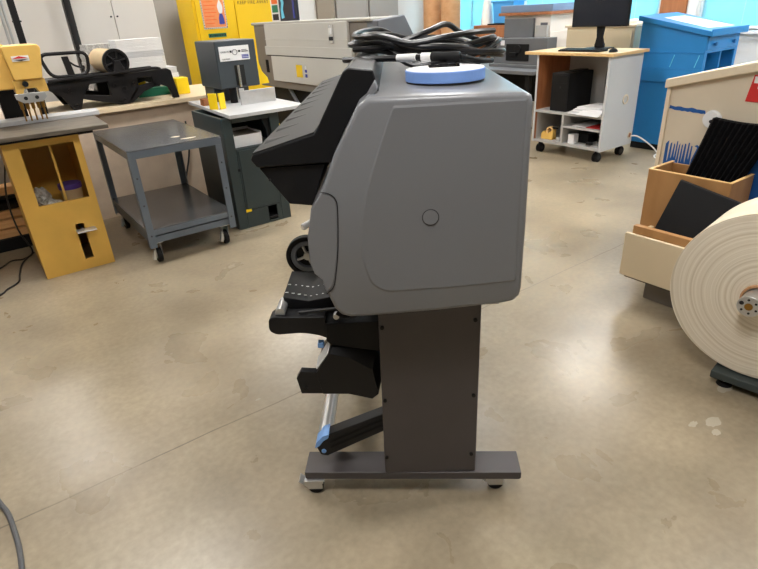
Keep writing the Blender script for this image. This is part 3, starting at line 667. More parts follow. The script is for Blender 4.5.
# ------------------------------------------------------------------ work bench with cutter, papers
wb = thing('work_bench', 'long work bench with pale plywood top and beige front panel', 'bench', (1.1,5.4,0))
MB().prism([(0.30,4.94),(1.98,4.99),(2.05,5.98),(0.30,5.98)], 'z', 0.858, 0.893).build('bench_top', 'ply', wb, 0.003)
MB().box(0.33,1.95,5.03,5.06,0.0,0.858).build('front_panel', 'panel', wb, 0.003)
MB().box(0.33,0.36,5.06,5.95,0,0.858).box(1.92,1.95,5.06,5.95,0,0.858).build('side_panel', 'panel', wb, 0.003)
tag(MB().box(-1.5,0.28,5.0,5.95,0.84,0.885).box(-1.5,-1.42,5.1,5.9,0,0.84).box(0.2,0.28,5.1,5.9,0.0,0.84).build('work_bench', 'panel', None, 0.003, origin=(-0.6,5.4,0)), 'beige bench behind the yellow drill at the left edge', 'bench')
tag(MB().tube([(1.44,4.90,0.006),(1.40,4.92,0.02),(1.36,4.96,0.10),(1.42,5.0,0.22),(1.50,5.01,0.45),(1.52,5.015,0.70)],0.008,8,5).build('floor_cable', 'cable', None, origin=(1.44,4.9,0)), 'black cord running up the beige bench panel behind the steel cart', 'cord')

ic = thing('board_cutter', 'black cast iron cutting machine with handle loop on the bench', 'machine', (1.0,5.3,0.893))
for y in (5.06, 5.55):
    f = MB()
    for poly in ([(0.42,1.062),(0.42,1.112),(1.0,1.125),(1.47,1.135),(1.50,1.118),(1.505,1.085),(1.0,1.08)],
                 [(0.54,1.075),(0.86,1.085),(0.785,0.99),(0.745,0.897),(0.69,0.897),(0.635,1.0)],
                 [(0.985,1.09),(1.215,1.09),(1.215,1.005),(1.12,0.897),(1.05,0.897),(0.985,0.965)],
                 [(0.775,0.972),(0.775,1.005),(0.99,0.975),(1.08,0.915),(1.05,0.897)],
                 [(1.09,0.90),(1.20,1.02),(1.36,1.045),(1.36,1.008),(1.25,0.975),(1.14,0.90)],
                 [(1.33,1.095),(1.50,1.105),(1.53,0.895),(1.475,0.895),(1.455,0.985),(1.40,1.012),(1.33,1.005)]):
        f.prism(poly, 'y', y, y+0.045)
    fo = f.build('side_frame', 'iron', ic, 0.006)
    # openings and bosses cast in the frame
    for hx, hz, hr in ((0.70,1.04,0.020),(0.72,0.93,0.014),(1.03,1.045,0.016),(1.18,1.045,0.014),(1.08,0.93,0.014),(1.10,1.01,0.022)):
        MB().ring((hx,y-0.008,hz),(hx,y+0.005,hz),hr,hr*0.55,seg=20).build('boss', 'iron', fo, 0.001)
MB().box(0.45,1.50,5.11,5.55,1.085,1.115).build('bed', 'iron', ic, 0.004)
MB().tube([(0.56,5.0,1.128),(1.05,5.0,1.142),(1.20,5.0,1.145),(1.35,5.0,1.15),(1.40,5.02,1.14)],0.012,10,4).build('clamp_bar', 'iron', ic)
hl = rounded([(0.55,1.315),(0.885,1.31),(0.86,1.15),(0.60,1.15)], 0.06, 6)
MB().tube([(x,5.03,z) for x, z in hl], 0.013, 10, 0, closed=True).build('handle_loop', 'iron', ic)
MB().prism([(0.70,1.29),(0.745,1.29),(0.765,1.13),(0.715,1.13)], 'y', 5.02, 5.045).build('handle_bar', 'iron', ic, 0.004)
MB().tube([(0.745,5.03,1.25),(0.78,5.03,1.22),(0.83,5.03,1.20)], 0.007, 8, 3).build('handle_bar', 'iron', ic)
MB().prism([(1.03,1.14),(1.13,1.14),(1.10,1.23),(1.06,1.23)], 'y', 5.0, 5.04).build('roll_bracket', 'iron', ic, 0.005)
kr = thing('kraft_roll', 'tan kraft paper roll with black spoked end on the iron cutter', 'paper roll', (1.07,5.35,1.13))
kx, kz, krr = 1.082, 1.218, 0.100
MB().ring((kx,5.07,kz),(kx,5.62,kz),krr-0.006,0.05,seg=48).build('paper', 'kraft', kr)
MB().ring((kx,5.045,kz),(kx,5.075,kz),krr,0.078,seg=48).build('end_rim', 'iron', kr, 0.004)
sp = MB().cyl((kx,5.04,kz),(kx,5.07,kz),0.028,seg=18)
for i in range(6):
    a = R(60*i+15); sp.cyl((kx,5.055,kz),(kx+0.082*math.cos(a),5.055,kz+0.082*math.sin(a)),0.008,seg=8)
sp.build('end_spokes', 'iron', kr)
MB().cyl((kx,5.068,kz),(kx,5.07,kz),0.08,seg=40).build('end_plate', 'blackm', kr)

# paper stacks on the bench
pz = 0.893; rp_ = random.Random(5)
labs = ['lowest', 'second lowest', 'third from the bottom', 'fourth from the bottom', 'fifth from the bottom', 'sixth from the bottom', 'seventh from the bottom', 'second from the top', 'topmost']
for i in range(9):
    h = 0.052; wdt = 0.50 if i < 4 else 0.40; xs = 1.245+rp_.uniform(-0.01,0.012); ys_ = 5.70
    b = MB()
    for j in range(4):
        q = rp_.uniform(-0.004,0.004); b.box(xs+q, xs+wdt+q, ys_+q, ys_+0.26, pz+j*h/4+0.0003, pz+(j+1)*h/4)
    tag(b.build('paper_ream', 'paper' if i % 3 else 'papere', None, 0.001, origin=(xs+wdt/2,ys_,pz)), labs[i]+' white paper bundle of the stack behind the kraft roll', 'paper', 'white paper bundles on the bench')
    pz += h
pz = 0.893
for i in range(8):
    h = 0.056; xs = 0.985+rp_.uniform(-0.015,0.015); b = MB(); b.box(xs,xs+0.22,5.72,5.95,pz+0.0003,pz+h*0.45).box(xs+0.006,xs+0.216,5.72,5.95,pz+h*0.45,pz+h)
    tag(b.build('newsprint_bundle', 'newsp', None, 0.002, origin=(xs+0.1,5.75,pz)), ['lowest','second lowest','third from the bottom','fourth from the bottom','fifth from the bottom','third from the top','second from the top','topmost'][i]+' grey printed bundle left of the white paper stack', 'paper', 'grey printed bundles on the bench')
    pz += h
tag(MB().box(1.59,1.70,5.28,5.42,0.893,1.03).build('carton', 'bryel', None, 0.004, origin=(1.645,5.35,0.893)), 'bright yellow box at the right end of the plywood bench', 'box')
tag(MB().box(1.24,1.42,5.63,5.66,0.893,1.06).build('carton', 'bryel', None, 0.004, origin=(1.33,5.67,0.893)), 'yellow carton seen through the hole of the iron cutter', 'box')
tag(MB().box(1.28,1.60,5.40,5.50,0.893,0.96).build('carton', 'green', None, 0.003, origin=(1.45,5.45,0.893)), 'green printed carton under the iron cutter frame', 'box')

# ------------------------------------------------------------------ pale tall cabinets
def tall_cab(x0, label):
    t = thing('storage_cabinet', label, 'cabinet', (x0+0.4,6.75,0), group='pale grey tall cabinets')
    MB().box(x0,x0+0.825,6.42,6.95,0.0,2.1).build('carcass', 'locker', t, 0.004)
    for k2 in (0,1):
        a = x0+0.006+k2*0.408
        d = MB().box(a,a+0.402,6.40,6.419,0.06,2.08).build('door', 'locker', t, 0.003)
        hx = a+0.375 if k2 == 0 else a+0.027
        MB().cyl((hx,6.385,1.56),(hx,6.40,1.56),0.008,seg=10).build('handle', 'blackm', d)
    return t
tall_cab(1.045, 'pale grey two-door tall cabinet behind the white paper stack')
tall_cab(0.205, 'pale grey two-door tall cabinet behind the iron handle loop')
tall_cab(-0.635, 'pale grey two-door tall cabinet at the upper left edge')

# ------------------------------------------------------------------ dark paper drill (second machine)
dd = thing('punch_machine', 'dark slate punching machine with pale table and yellow guides', 'machine', (1.67,4.35,0))
D = M['drillg']
q = MB(); q.box(1.44,1.515,3.93,3.95,0,0.842).box(1.815,1.89,3.93,3.95,0,0.842).box(1.515,1.815,3.93,3.95,0.135,0.615).box(1.515,1.815,3.93,3.95,0.80,0.842)
q.box(1.515,1.70,3.93,3.95,0,0.135).box(1.775,1.815,3.93,3.95,0.0,0.135).box(1.70,1.775,3.93,3.95,0.0,0.02)
q.box(1.44,1.46,3.95,4.55,0,0.842).box(1.87,1.89,3.95,4.55,0,0.842).box(1.46,1.87,4.53,4.55,0,0.842).box(1.46,1.87,3.95,4.53,0.595,0.615).box(1.46,1.87,3.95,4.53,0.0,0.015)
q.build('pedestal', 'drillg', dd, 0.004)
MB().box(1.528,1.806,3.922,3.93,0.15,0.60).build('front_door', 'drillg', dd, 0.003)
MB().box(1.505,1.522,3.926,3.93,0.45,0.47).build('door_catch', 'blackm', dd)
MB().prism(rounded([(1.80,0.80),(1.815,0.80),(1.815,0.62),(1.79,0.62),(1.785,0.72),(1.76,0.79)],0.01), 'y', 3.95, 3.99).build('arch_bracket', 'blackm', dd, 0.003)
MB().box(1.70,1.775,3.925,4.05,0.03,0.05).build('foot_pedal', 'blackm', dd, 0.006)
MB().box(1.515,1.56,3.9275,3.93,0.128,0.150).build('sticker', 'bryel', dd)
MB().prism([(1.48,3.86),(2.10,3.86),(2.12,4.78),(1.55,4.93)], 'z', 0.843, 0.868).build('work_table', 'tabl', dd, 0.003)
h_ = MB()
h_.prism([(1.662,0.985),(1.995,0.985),(1.995,1.33),(1.662,1.33)], 'y', 4.40, 4.83)
hh = h_.build('drill_head', 'drill', dd, 0.010, 3)
MB().box(1.68,1.985,4.62,4.83,0.868,0.99).build('throat_column', 'drill', dd, 0.006)
MB().box(1.795,1.875,4.396,4.402,1.0,1.15).build('shaft_slot', 'dark', dd)
MB().cyl((1.822,4.388,0.99),(1.822,4.388,1.15),0.012).build('shaft', 'chrome', dd)
MB().cyl((1.78,4.46,0.868),(1.78,4.46,0.99),0.035).build('drill_chuck', 'blackm', dd, 0.003)
MB().cyl((1.80,4.44,0.868),(1.80,4.44,0.99),0.013).build('drill_bit', 'chrome', dd)
MB().box(1.690,1.935,4.394,4.401,1.185,1.29).build('instruction_plate', 'white', dd, 0.001)
text('OPERATE  ', 0.016, 'inkg', dd, (1.70,4.393,1.245)); text('CAUTION', 0.014, 'ink', dd, (1.705,4.393,1.195)); text('GUIDE', 0.016, 'inkg', dd, (1.79,4.393,1.250)) if False else None
MB().ring((1.815,4.392,1.245),(1.815,4.395,1.245),0.021,0.017,seg=24).build('diagram_mark', 'inkg', dd)
MB().box(1.775,1.79,4.392,4.395,1.243,1.258).box(1.845,1.86,4.392,4.395,1.243,1.258).build('diagram_mark', 'ink', dd)
MB().box(1.872,1.925,4.392,4.395,1.243,1.250).box(1.872,1.915,4.392,4.395,1.255,1.26).build('diagram_mark', 'inkg', dd)
MB().box(1.868,1.925,4.392,4.395,1.196,1.203).box(1.868,1.925,4.392,4.395,1.208,1.215).box(1.868,1.925,4.392,4.395,1.218,1.223).build('diagram_mark', 'inkb', dd)
MB().box(1.75,2.05,4.26,4.275,0.868,0.972).box(1.75,1.79,4.26,4.275,0.972,0.992).build('guard_plate', 'silver', dd, 0.003)
for gp in ([(1.495,4.27),(1.538,4.215),(1.548,4.225),(1.505,4.28)], [(1.556,4.20),(1.606,4.215),(1.602,4.227),(1.552,4.212)]):
    MB().prism(gp, 'z', 0.868, 0.983).build('yellow_guide', 'bryel', dd, 0.002)
MB().prism([(1.99,1.20),(2.02,1.185),(2.05,1.08),(2.09,1.03),(2.10,0.985),(1.99,0.985)], 'y', 4.45, 4.48).build('lever_guard', 'bryel', dd, 0.004)
tag(MB().box(1.535,1.60,4.50,4.58,0.868,0.92).build('wood_block', 'brownw', None, 0.003, origin=(1.57,4.54,0.868)), 'small brown wooden block behind the yellow guides on the pale table', 'block')
wbx = thing('paper_carton', 'open white carton in the opening of the dark pedestal', 'box', (1.66,4.10,0.615))
MB().box(1.53,1.75,3.97,3.974,0.6155,0.70).box(1.53,1.75,4.21,4.214,0.6155,0.72).box(1.53,1.534,3.974,4.21,0.6155,0.71).box(1.746,1.75,3.974,4.21,0.6155,0.71).box(1.534,1.746,3.974,4.21,0.6155,0.62).build('carton_body', 'paper', wbx, 0.001)
MB().hexa([(1.534,3.974,0.69),(1.746,3.974,0.69),(1.746,4.21,0.69),(1.534,4.21,0.69),(1.534,3.974,0.694),(1.746,3.974,0.694),(1.746,4.21,0.70),(1.534,4.21,0.70)]).build('carton_flap', 'dwood', wbx)

# ------------------------------------------------------------------ yellow safety cabinet
ys_c = thing('safety_cabinet', 'tall yellow flammables safety cabinet with orange warning sign', 'cabinet', (2.96,7.25,0))
MB().box(2.47,3.47,7.02,7.55,0.04,1.85).build('carcass', 'safety', ys_c, 0.006)
for a in (2.50, 2.985):
    d = MB().box(a,a+0.472,7.0,7.02,0.10,1.82).build('door', 'safety', ys_c, 0.004)
sg = MB().box(2.56,2.855,6.994,7.0,1.385,1.80).build('warning_sign', 'paper', ys_c, 0.0005)
MB().box(2.575,2.84,6.9925,6.995,1.40,1.80).build('sign_field', 'salmon', sg)
dm = MB()
i = 0; z = 1.395
while z < 1.79:
    for xa in (2.562, 2.845): dm.box(xa,xa+0.009,6.9915,6.995,z,z+0.012)
    z += 0.026
x = 2.575
while x < 2.84: dm.box(x,x+0.012,6.9915,6.995,1.3875,1.3965); x += 0.026
dm.build('sign_border', 'ink', sg)
tl = MB()
for r_ in range(9):
    z = 1.44+r_*0.038; wd = [0.11,0.14,0.12,0.15,0.13,0.15,0.12,0.14,0.13][r_]
    tl.box(2.59,2.59+wd,6.9915,6.995,z,z+0.009)
tl.build('sign_print', 'orange', sg)
fg = MB(); fg.prism(rounded([(2.755,1.43),(2.825,1.43),(2.82,1.50),(2.805,1.545),(2.775,1.545),(2.76,1.50)],0.012), 'y', 6.990, 6.995)
fg.build('sign_figure', 'inkb', sg)
MB().prism(rounded([(2.77,1.545),(2.81,1.545),(2.825,1.62),(2.79,1.70),(2.755,1.62)],0.02), 'y', 6.990, 6.995).build('sign_smoke', 'paper', sg)
MB().box(2.60,2.82,6.994,7.0,1.292,1.335).build('maker_plate', 'green', ys_c, 0.0005)
pm = MB()
x = 2.61
rr = random.Random(9)
while x < 2.81:
    w_ = rr.uniform(0.010,0.022); pm.box(x,x+w_,6.992,6.995,1.302,1.326); x += w_+rr.uniform(0.004,0.009)
pm.build('plate_print', 'ink', ys_c)
text('KEEP FIRE AWAY', 0.054, 'faded', ys_c, (3.02,6.998,1.632), spacing=1.02)
for x in (2.965, 3.0): MB().box(x-0.008,x+0.008,6.98,7.0,0.9,1.0).build('handle', 'blackm', ys_c, 0.003)

# ------------------------------------------------------------------ big grey machine behind
gm = thing('finishing_machine', 'large grey boxy machine behind the printer with hinged front panels', 'machine', (3.0,5.1,0))
MB().box(2.82,3.18,4.02,6.20,0.78,1.405).build('housing', 'mbrown', gm, 0.02, 3)
MB().box(2.80,3.16,3.95,6.21,1.400,1.428).build('top_cover', 'mgrey', gm, 0.010)
MB().prism([(2.825,0.82),(2.825,1.408),(3.10,1.434),(3.20,1.268),(3.22,0.82)], 'y', 3.88, 4.06).build('end_cover', 'mslate', gm, 0.012, 3)
up = MB().box(2.79,2.82,4.285,5.87,1.12,1.408).box(2.785,2.82,4.23,5.90,1.115,1.20).build('upper_panel', 'mpanel', gm, 0.004)
MB().box(2.785,2.79,4.285,5.87,1.262,1.270).build('panel_crease', 'mpanel', up, 0.002)
lp_ = MB().box(2.79,2.82,4.24,5.79,0.86,1.106).build('lower_panel', 'mpanel', gm, 0.004)
MB().box(2.792,2.821,4.24,5.88,1.106,1.1145).build('panel_gap', 'dark', gm)
hn = MB().box(2.778,2.79,4.49,4.56,1.235,1.385).build('latch_plate', 'chrome', up, 0.003)
MB().box(2.765,2.779,4.51,4.54,1.31,1.36).build('latch_lever', 'white', up, 0.003)
MB().box(2.768,2.779,4.50,4.55,1.26,1.29).build('latch_lever', 'lid', up, 0.003)
MB().box(2.786,2.791,5.13,5.25,0.92,1.035).build('sticker', 'bryel', lp_, 0.0005)
MB().box(2.786,2.791,5.04,5.075,0.925,0.955).box(2.786,2.791,5.04,5.075,0.97,0.995).build('sticker', 'inkb', lp_)
MB().box(2.786,2.791,5.045,5.07,1.0,1.03).build('sticker', 'white', lp_)
MB().box(2.815,2.82,5.93,5.99,0.93,1.06).build('vent', 'blackm', gm)
MB().box(2.92,3.15,4.1,6.1,0.35,0.78).build('undercarriage', 'blackm', gm, 0.01)
for y in (4.15, 6.05):
    for x in (2.97, 3.10): MB().box(x-0.04,x+0.04,y-0.04,y+0.04,0.0,0.36).build('leg', 'blackm', gm, 0.004)
MB().tube([(2.90,5.75,0.86),(2.88,5.45,0.62),(2.88,5.2,0.45)],0.02,8,0).build('support_strut', 'mslate', gm)
# upright prints on it
cc = thing('color_card', 'upright card with orange and green squares on the grey machine', 'card', (3.07,6.12,1.428))
MB().box(3.07,3.08,6.03,6.20,1.4285,1.80).build('board', 'white', cc, 0.001)
for z0, z1, m_ in ((1.60,1.78,'orange'),(1.515,1.588,'green'),(1.44,1.50,'ink')): MB().box(3.067,3.07,6.05,6.185,z0,z1).build('square', m_, cc)
ps = thing('display_board', 'dark navy picture panel with a cyan streak on the grey machine', 'picture', (3.07,5.80,1.428))
MB().box(3.06,3.08,5.60,6.00,1.4285,1.85).build('board', 'navy', ps, 0.002)
MB().prism(rounded([(5.96,1.45),(5.89,1.46),(5.915,1.54),(5.88,1.60),(5.91,1.68),(5.90,1.78),(5.95,1.78),(5.955,1.66),(5.935,1.60),(5.96,1.54)],0.01), 'x', 3.057, 3.061).build('streak', 'cyan', ps)
MB().box(3.056,3.06,5.66,5.69,1.45,1.80).build('streak', 'inkb', ps)

# ------------------------------------------------------------------ computer cart
pc_ = thing('computer_cart', 'light grey computer cart with oak top and open shelves on casters', 'cart', (5.2,3.53,0))
ax0, ax1, by0, by1 = 4.88, 5.41, 3.12, 3.955
MB().box(ax0,ax1,by0,by0+0.022,0.115,0.985).build('side_panel', 'gcart', pc_, 0.002)
MB().box(ax0,ax1,by1-0.022,by1,0.115,0.985).build('side_panel', 'brownw', pc_, 0.002, ).__setitem__('label', 'brown veneered side panel')
MB().box(ax1-0.02,ax1,by0+0.022,by1-0.022,0.115,0.985).build('back_panel', 'gcartd', pc_, 0.002)
MB().box(ax0-0.004,ax1-0.02,by0+0.022,by1-0.022,0.118,0.142).build('bottom_shelf', 'gcartd', pc_, 0.002)
MB().box(ax0-0.004,ax1-0.02,by0+0.022,by1-0.022,0.424,0.446).build('middle_shelf', 'gcartd', pc_, 0.002)
MB().box(ax0+0.03,ax1-0.02,by1-0.025,by1-0.022,0.142,0.424).build('bay_liner', 'gcartd', pc_)
MB().box(ax0-0.004,ax1-0.02,3.572,3.594,0.142,0.424).build('divider', 'gcartd', pc_, 0.002)
MB().box(ax0-0.002,ax1-0.02,by0+0.022,3.572,0.300,0.320).build('short_shelf', 'gcartd', pc_, 0.002)
for y in (by0, by1-0.022): MB().box(ax0-0.006,ax0,y,y+0.022,0.115,0.985).build('edge_strip', 'gcart', pc_, 0.001)
MB().prism([(4.85,3.085),(5.44,3.085),(5.44,4.10),(4.85,4.10)], 'z', 0.985, 1.012).build('oak_top', 'oak', pc_, 0.003)
for x, z, rr_ in ((5.20,0.575,0.062),(5.362,0.205,0.045)):
    MB().ring((x,by0-0.006,z),(x,by0+0.002,z),rr_*0.75,rr_*0.52,seg=30).build('grommet', 'cream', pc_, 0.002)
    MB().cyl((x,by0-0.0015,z),(x,by0+0.001,z),rr_*0.55,seg=30).build('grommet_hole', 'gcartd' if z > 0.4 else 'brownw', pc_)
for x in (ax0+0.06, ax1-0.08):
    for y in (by0+0.07, by1-0.07):
        ko = MB().box(x-0.025,x+0.025,y-0.025,y+0.025,0.105,0.116).box(x-0.012,x+0.012,y-0.02,y+0.02,0.06,0.106).build('caster', 'blackm', pc_, 0.002)
        MB().cyl((x,y-0.026,0.045),(x,y-0.006,0.045),0.045,seg=24).cyl((x,y+0.006,0.045),(x,y+0.026,0.045),0.045,seg=24).build('wheel', 'blackm', ko, 0.003)
        MB().cyl((x,y-0.028,0.045),(x,y+0.028,0.045),0.02,seg=16).build('hub', 'lid', ko)
tag(MB().tube([(5.362,3.105,0.20),(5.42,3.06,0.19),(5.53,2.98,0.10),(5.58,2.92,0.02),(5.50,2.90,0.006),(5.44,2.86,0.006),(5.38,2.78,0.006)],0.007,8,5).build('floor_cable', 'white', None, origin=(5.45,2.9,0)), 'white power cord trailing from the cart side hole to the floor', 'cord')
mn = thing('monitor', 'black computer monitor on the oak-topped cart', 'monitor', (5.3,3.56,1.012))
MB().box(5.27,5.30,3.245,3.865,1.215,1.60).build('screen_housing', 'blackm', mn, 0.005)
MB().box(5.267,5.271,3.258,3.852,1.228,1.59).build('screen', 'screen', mn)
MB().prism([(3.50,1.05),(3.60,1.05),(3.585,1.12),(3.60,1.26),(3.51,1.26),(3.525,1.12)], 'x', 5.30, 5.335).build('stand_neck', 'blackm', mn, 0.006)
MB().box(5.30,5.335,3.50,3.60,1.024,1.06).build('stand_neck', 'blackm', mn, 0.004)
MB().box(5.20,5.41,3.44,3.69,1.0125,1.024).build('stand_base', 'blackm', mn, 0.005)
kb = thing('keyboard', 'black keyboard in front of the monitor on the oak top', 'keyboard', (5.03,3.53,1.012))
MB().hexa([(4.955,3.31,1.0125),(5.105,3.31,1.0125),(5.105,3.77,1.0125),(4.955,3.77,1.0125),(4.955,3.31,1.024),(5.105,3.31,1.034),(5.105,3.77,1.034),(4.955,3.77,1.024)]).build('key_case', 'blackm', kb, 0.003)
km = MB()
for r_ in range(5):
    for c_ in range(16):
        x = 4.965+r_*0.027; y = 3.322+c_*0.0276; z = 1.024+(x-4.955)/0.15*0.010
        km.box(x,x+0.022,y,y+0.023,z,z+0.006)
km.build('keys', 'black', kb)
b = MB(); bmesh.ops.create_icosphere(b.bm, subdivisions=3, radius=1)
for v in b.bm.verts: v.co = Vector((5.02+v.co.x*0.055, 3.20+v.co.y*0.032, 1.0125+max(0, v.co.z)*0.034))
tag(b.build('computer_mouse', 'blackm', None, origin=(5.02,3.20,1.0125)), 'black mouse right of the keyboard on the oak top', 'mouse')
pt = thing('computer_tower', 'black desktop computer tower standing inside the grey cart', 'computer', (5.1,3.67,0.446))
MB().box(4.93,5.32,3.585,3.785,0.4465,0.815).build('case', 'blackm', pt, 0.006)
MB().box(4.915,4.93,3.585,3.785,0.4465,0.815).build('front_bezel', 'black', pt, 0.006)
MB().box(4.910,4.916,3.60,3.77,0.72,0.80).build('drive_bay', 'black', pt, 0.002)
MB().cyl((4.911,3.675,0.68),(4.916,3.675,0.68),0.010,seg=14).build('power_button', 'lid', pt)
MB().box(4.93,5.31,3.64,3.73,0.815,0.825).build('top_plate', 'lid', pt, 0.003)
for i, (y, y2) in enumerate(((3.42,3.46),(3.34,3.32),(3.25,3.22))):
    tag(MB().tube([(5.345,y,0.95),(5.35,(y+y2)/2+0.01,0.8),(5.36,y2,0.65),(5.36,y2-0.01,0.52)],0.006,8,4).build('computer_cable', 'cable', None, origin=(5.35,y,0.52)), ['black cable at the back of the cart, beside the computer tower','black cable looping down inside the cart, middle one','black cable inside the cart nearest the grey side panel'][i], 'cable')
for i in range(6):
    a = MB().box(4.875+0.012*i,5.20+0.01*i,3.165+0.005*i,3.53-0.012*i,0.4465+i*0.0105,0.456+i*0.0105).rot(R([2,-3,4,-2,5,-4][i]),'Z',(5.03,3.34,0.45))
    tag(a.build('paper_sheet', ['paper','papere','paper','papere','paper','paper'][i], None, 0.0005, origin=(5.03,3.34,0.4465+i*0.0105)), ['lowest','second','third','fourth','fifth','topmost'][i]+' paper pad in the loose pile right of the computer tower', 'paper', 'loose papers in the cart')
tag(MB().hexa([(4.82,3.15,0.452),(4.92,3.15,0.494),(4.94,3.38,0.494),(4.83,3.40,0.452),(4.82,3.15,0.4535),(4.92,3.15,0.4955),(4.94,3.38,0.4955),(4.83,3.40,0.4535)]).build('paper_sheet', 'paper', None, origin=(4.9,3.27,0.46)), 'white sheet drooping over the front edge of the middle shelf', 'paper')
for i, (m_, y_) in enumerate((('red',3.24),('paper',3.40))):
    tag(MB().box(4.92,5.2,y_-0.07,y_+0.09,0.3205,0.328).build('notepad', m_, None, 0.0008, origin=(5.06,y_,0.3205)), ['red notepad on the short shelf of the grey cart','white notepad on the short shelf of the grey cart'][i], 'paper')
td = thing('tape_dispenser', 'yellow tape dispenser in the lower left bay of the cart', 'dispenser', (4.98,3.80,0.142))
MB().prism(rounded([(3.73,0.1425),(3.88,0.1425),(3.88,0.20),(3.85,0.23),(3.80,0.20),(3.73,0.25)],0.012), 'x', 4.93, 4.99).build('dispenser_body', 'yhead', td, 0.004)
MB().ring((4.935,3.78,0.235),(4.985,3.78,0.235),0.042,0.028,seg=28).build('tape_roll', 'boxrim', td)
MB().box(4.95,4.97,3.69,3.80,0.255,0.275).build('handle', 'blackm', td, 0.004)
tag(MB().box(4.95,5.02,3.64,3.70,0.1425,0.175).build('label_box', 'newsp', None, 0.002, origin=(4.98,3.67,0.1425)), 'small grey box beside the yellow tape dispenser', 'box')
tag(MB().box(4.93,5.0,3.62,3.64,0.1425,0.30).build('card_strip', 'gmach', None, 0.001, origin=(4.96,3.63,0.1425)), 'grey upright card leaning by the cart divider', 'card')
tag(MB().box(4.92,5.0,3.46,3.53,0.1425,0.235).build('cube_box', 'paper', None, 0.003, origin=(4.96,3.5,0.1425)), 'white cube box in the lower right bay of the cart', 'box')
tag(MB().box(5.02,5.18,3.36,3.50,0.1425,0.24).build('adapter', 'blackm', None, 0.006, origin=(5.1,3.43,0.1425)), 'black power adapter behind the white cube box in the cart', 'adapter')
tag(MB().box(4.93,5.20,3.17,3.33,0.1425,0.155).build('notepad', 'newsp', None, 0.001, origin=(5.06,3.25,0.1425)), 'grey printed pad at the bottom right of the cart', 'paper')
tag(MB().box(4.91,4.95,3.25,3.31,0.1555,0.185).build('stapler', 'blackm', None, 0.006, origin=(4.93,3.28,0.1555)), 'small black stapler on the printed pad in the cart', 'stapler')

# ------------------------------------------------------------------ blue cabinet
bc = thing('slant_top_cabinet', 'bright blue wooden cabinet with slanted top, drawers and cubbyholes', 'cabinet', (6.0,3.0,0))
def zt(y): return 1.245+(y-3.34)*0.205      # underside line of the sloping lid
c0, c1, d0, d1 = 5.665, 6.30, 2.675, 3.33
MB().box(c0+0.03,c1-0.01,d0+0.03,d1-0.012,0.07,0.69).build('lower_carcass', 'bluec', bc, 0.003)
MB().box(c0+0.05,c1,d0+0.06,d1-0.03,0.0,0.07).build('plinth', 'dark', bc, 0.002)
u = MB()
u.prism([(d0,0.69),(d1,0.69),(d1,zt(d1)),(d0,zt(d0))], 'x', c0, c0+0.02)
u.prism([(d0,0.69),(d1,0.69),(d1,zt(d1)),(d0,zt(d0))], 'x', c1-0.02, c1)
u.box(c0+0.02,c1-0.02,d1-0.02,d1,0.69,zt(d1)-0.005).box(c0+0.02,c1-0.02,d0,d1-0.02,0.69,0.715)
u.box(c0+0.02,c1-0.02,d0,d0+0.02,0.955,0.975).box(c0+0.02,c1-0.02,d0+0.02,d1-0.02,0.955,0.965)
u.box(c0+0.02,c0+0.05,d0,d0+0.02,0.715,0.955).box(c1-0.05,c1-0.02,d0,d0+0.02,0.715,0.955)
u.build('upper_carcass', 'bluec', bc, 0.002)
for x in ((c0+c1)/2-0.012,): MB().box(x,x+0.024,d0+0.002,d1-0.021,0.7155,0.9545).build('partition', 'bluec', bc, 0.002)
dr = MB().box(c0+0.022,c1-0.022,d0-0.004,d0+0.02,0.978,zt(d0)-0.012).build('drawer', 'bluec', bc, 0.003)
for x in (5.80, 6.16): 
    MB().cyl((x,d0-0.004,1.03),(x,d0-0.022,1.03),0.010,0.018,seg=18).cyl((x,d0-0.022,1.03),(x,d0-0.034,1.03),0.020,0.016,seg=18).build('knob', 'blued', dr, 0.001)
lt = MB(); lt.hexa([(c0-0.03,d0-0.04,zt(d0-0.04)),(c1+0.04,d0-0.04,zt(d0-0.04)),(c1+0.04,d1+0.03,zt(d1+0.03)),(c0-0.03,d1+0.03,zt(d1+0.03)),(c0-0.03,d0-0.04,zt(d0-0.04)+0.045),(c1+0.04,d0-0.04,zt(d0-0.04)+0.045),(c1+0.04,d1+0.03,zt(d1+0.03)+0.045),(c0-0.03,d1+0.03,zt(d1+0.03)+0.045)])
lt.build('slanted_top', 'bluec', bc, 0.004)
s2 = zt(d0-0.04)+0.045
MB().hexa([(c0-0.03,d0-0.052,zt(d0-0.04)),(c1+0.04,d0-0.052,zt(d0-0.04)),(c1+0.04,d0-0.04,zt(d0-0.04)),(c0-0.03,d0-0.04,zt(d0-0.04)),(c0-0.03,d0-0.052,s2+0.016),(c1+0.04,d0-0.052,s2+0.016),(c1+0.04,d0-0.04,s2+0.016),(c0-0.03,d0-0.04,s2+0.016)]).build('front_lip', 'bluec', bc, 0.002)
MB().box(c0-0.006,c0,d0,d1,0.955,0.962).box(c0-0.004,c0,d0,d1,0.81,0.816).build('panel_batten', 'bluec', bc, 0.001)
for y in (2.98, 2.745): MB().hexa([(c0-0.004,y,0.83),(c0,y,0.83),(c0,y+0.006,0.83),(c0-0.004,y+0.006,0.83),(c0-0.004,y-0.03,0.94),(c0,y-0.03,0.94),(c0,y-0.024,0.94),(c0-0.004,y-0.024,0.94)]).build('scratch', 'cyan', bc)
ztt = lambda y: zt(y)+0.0455
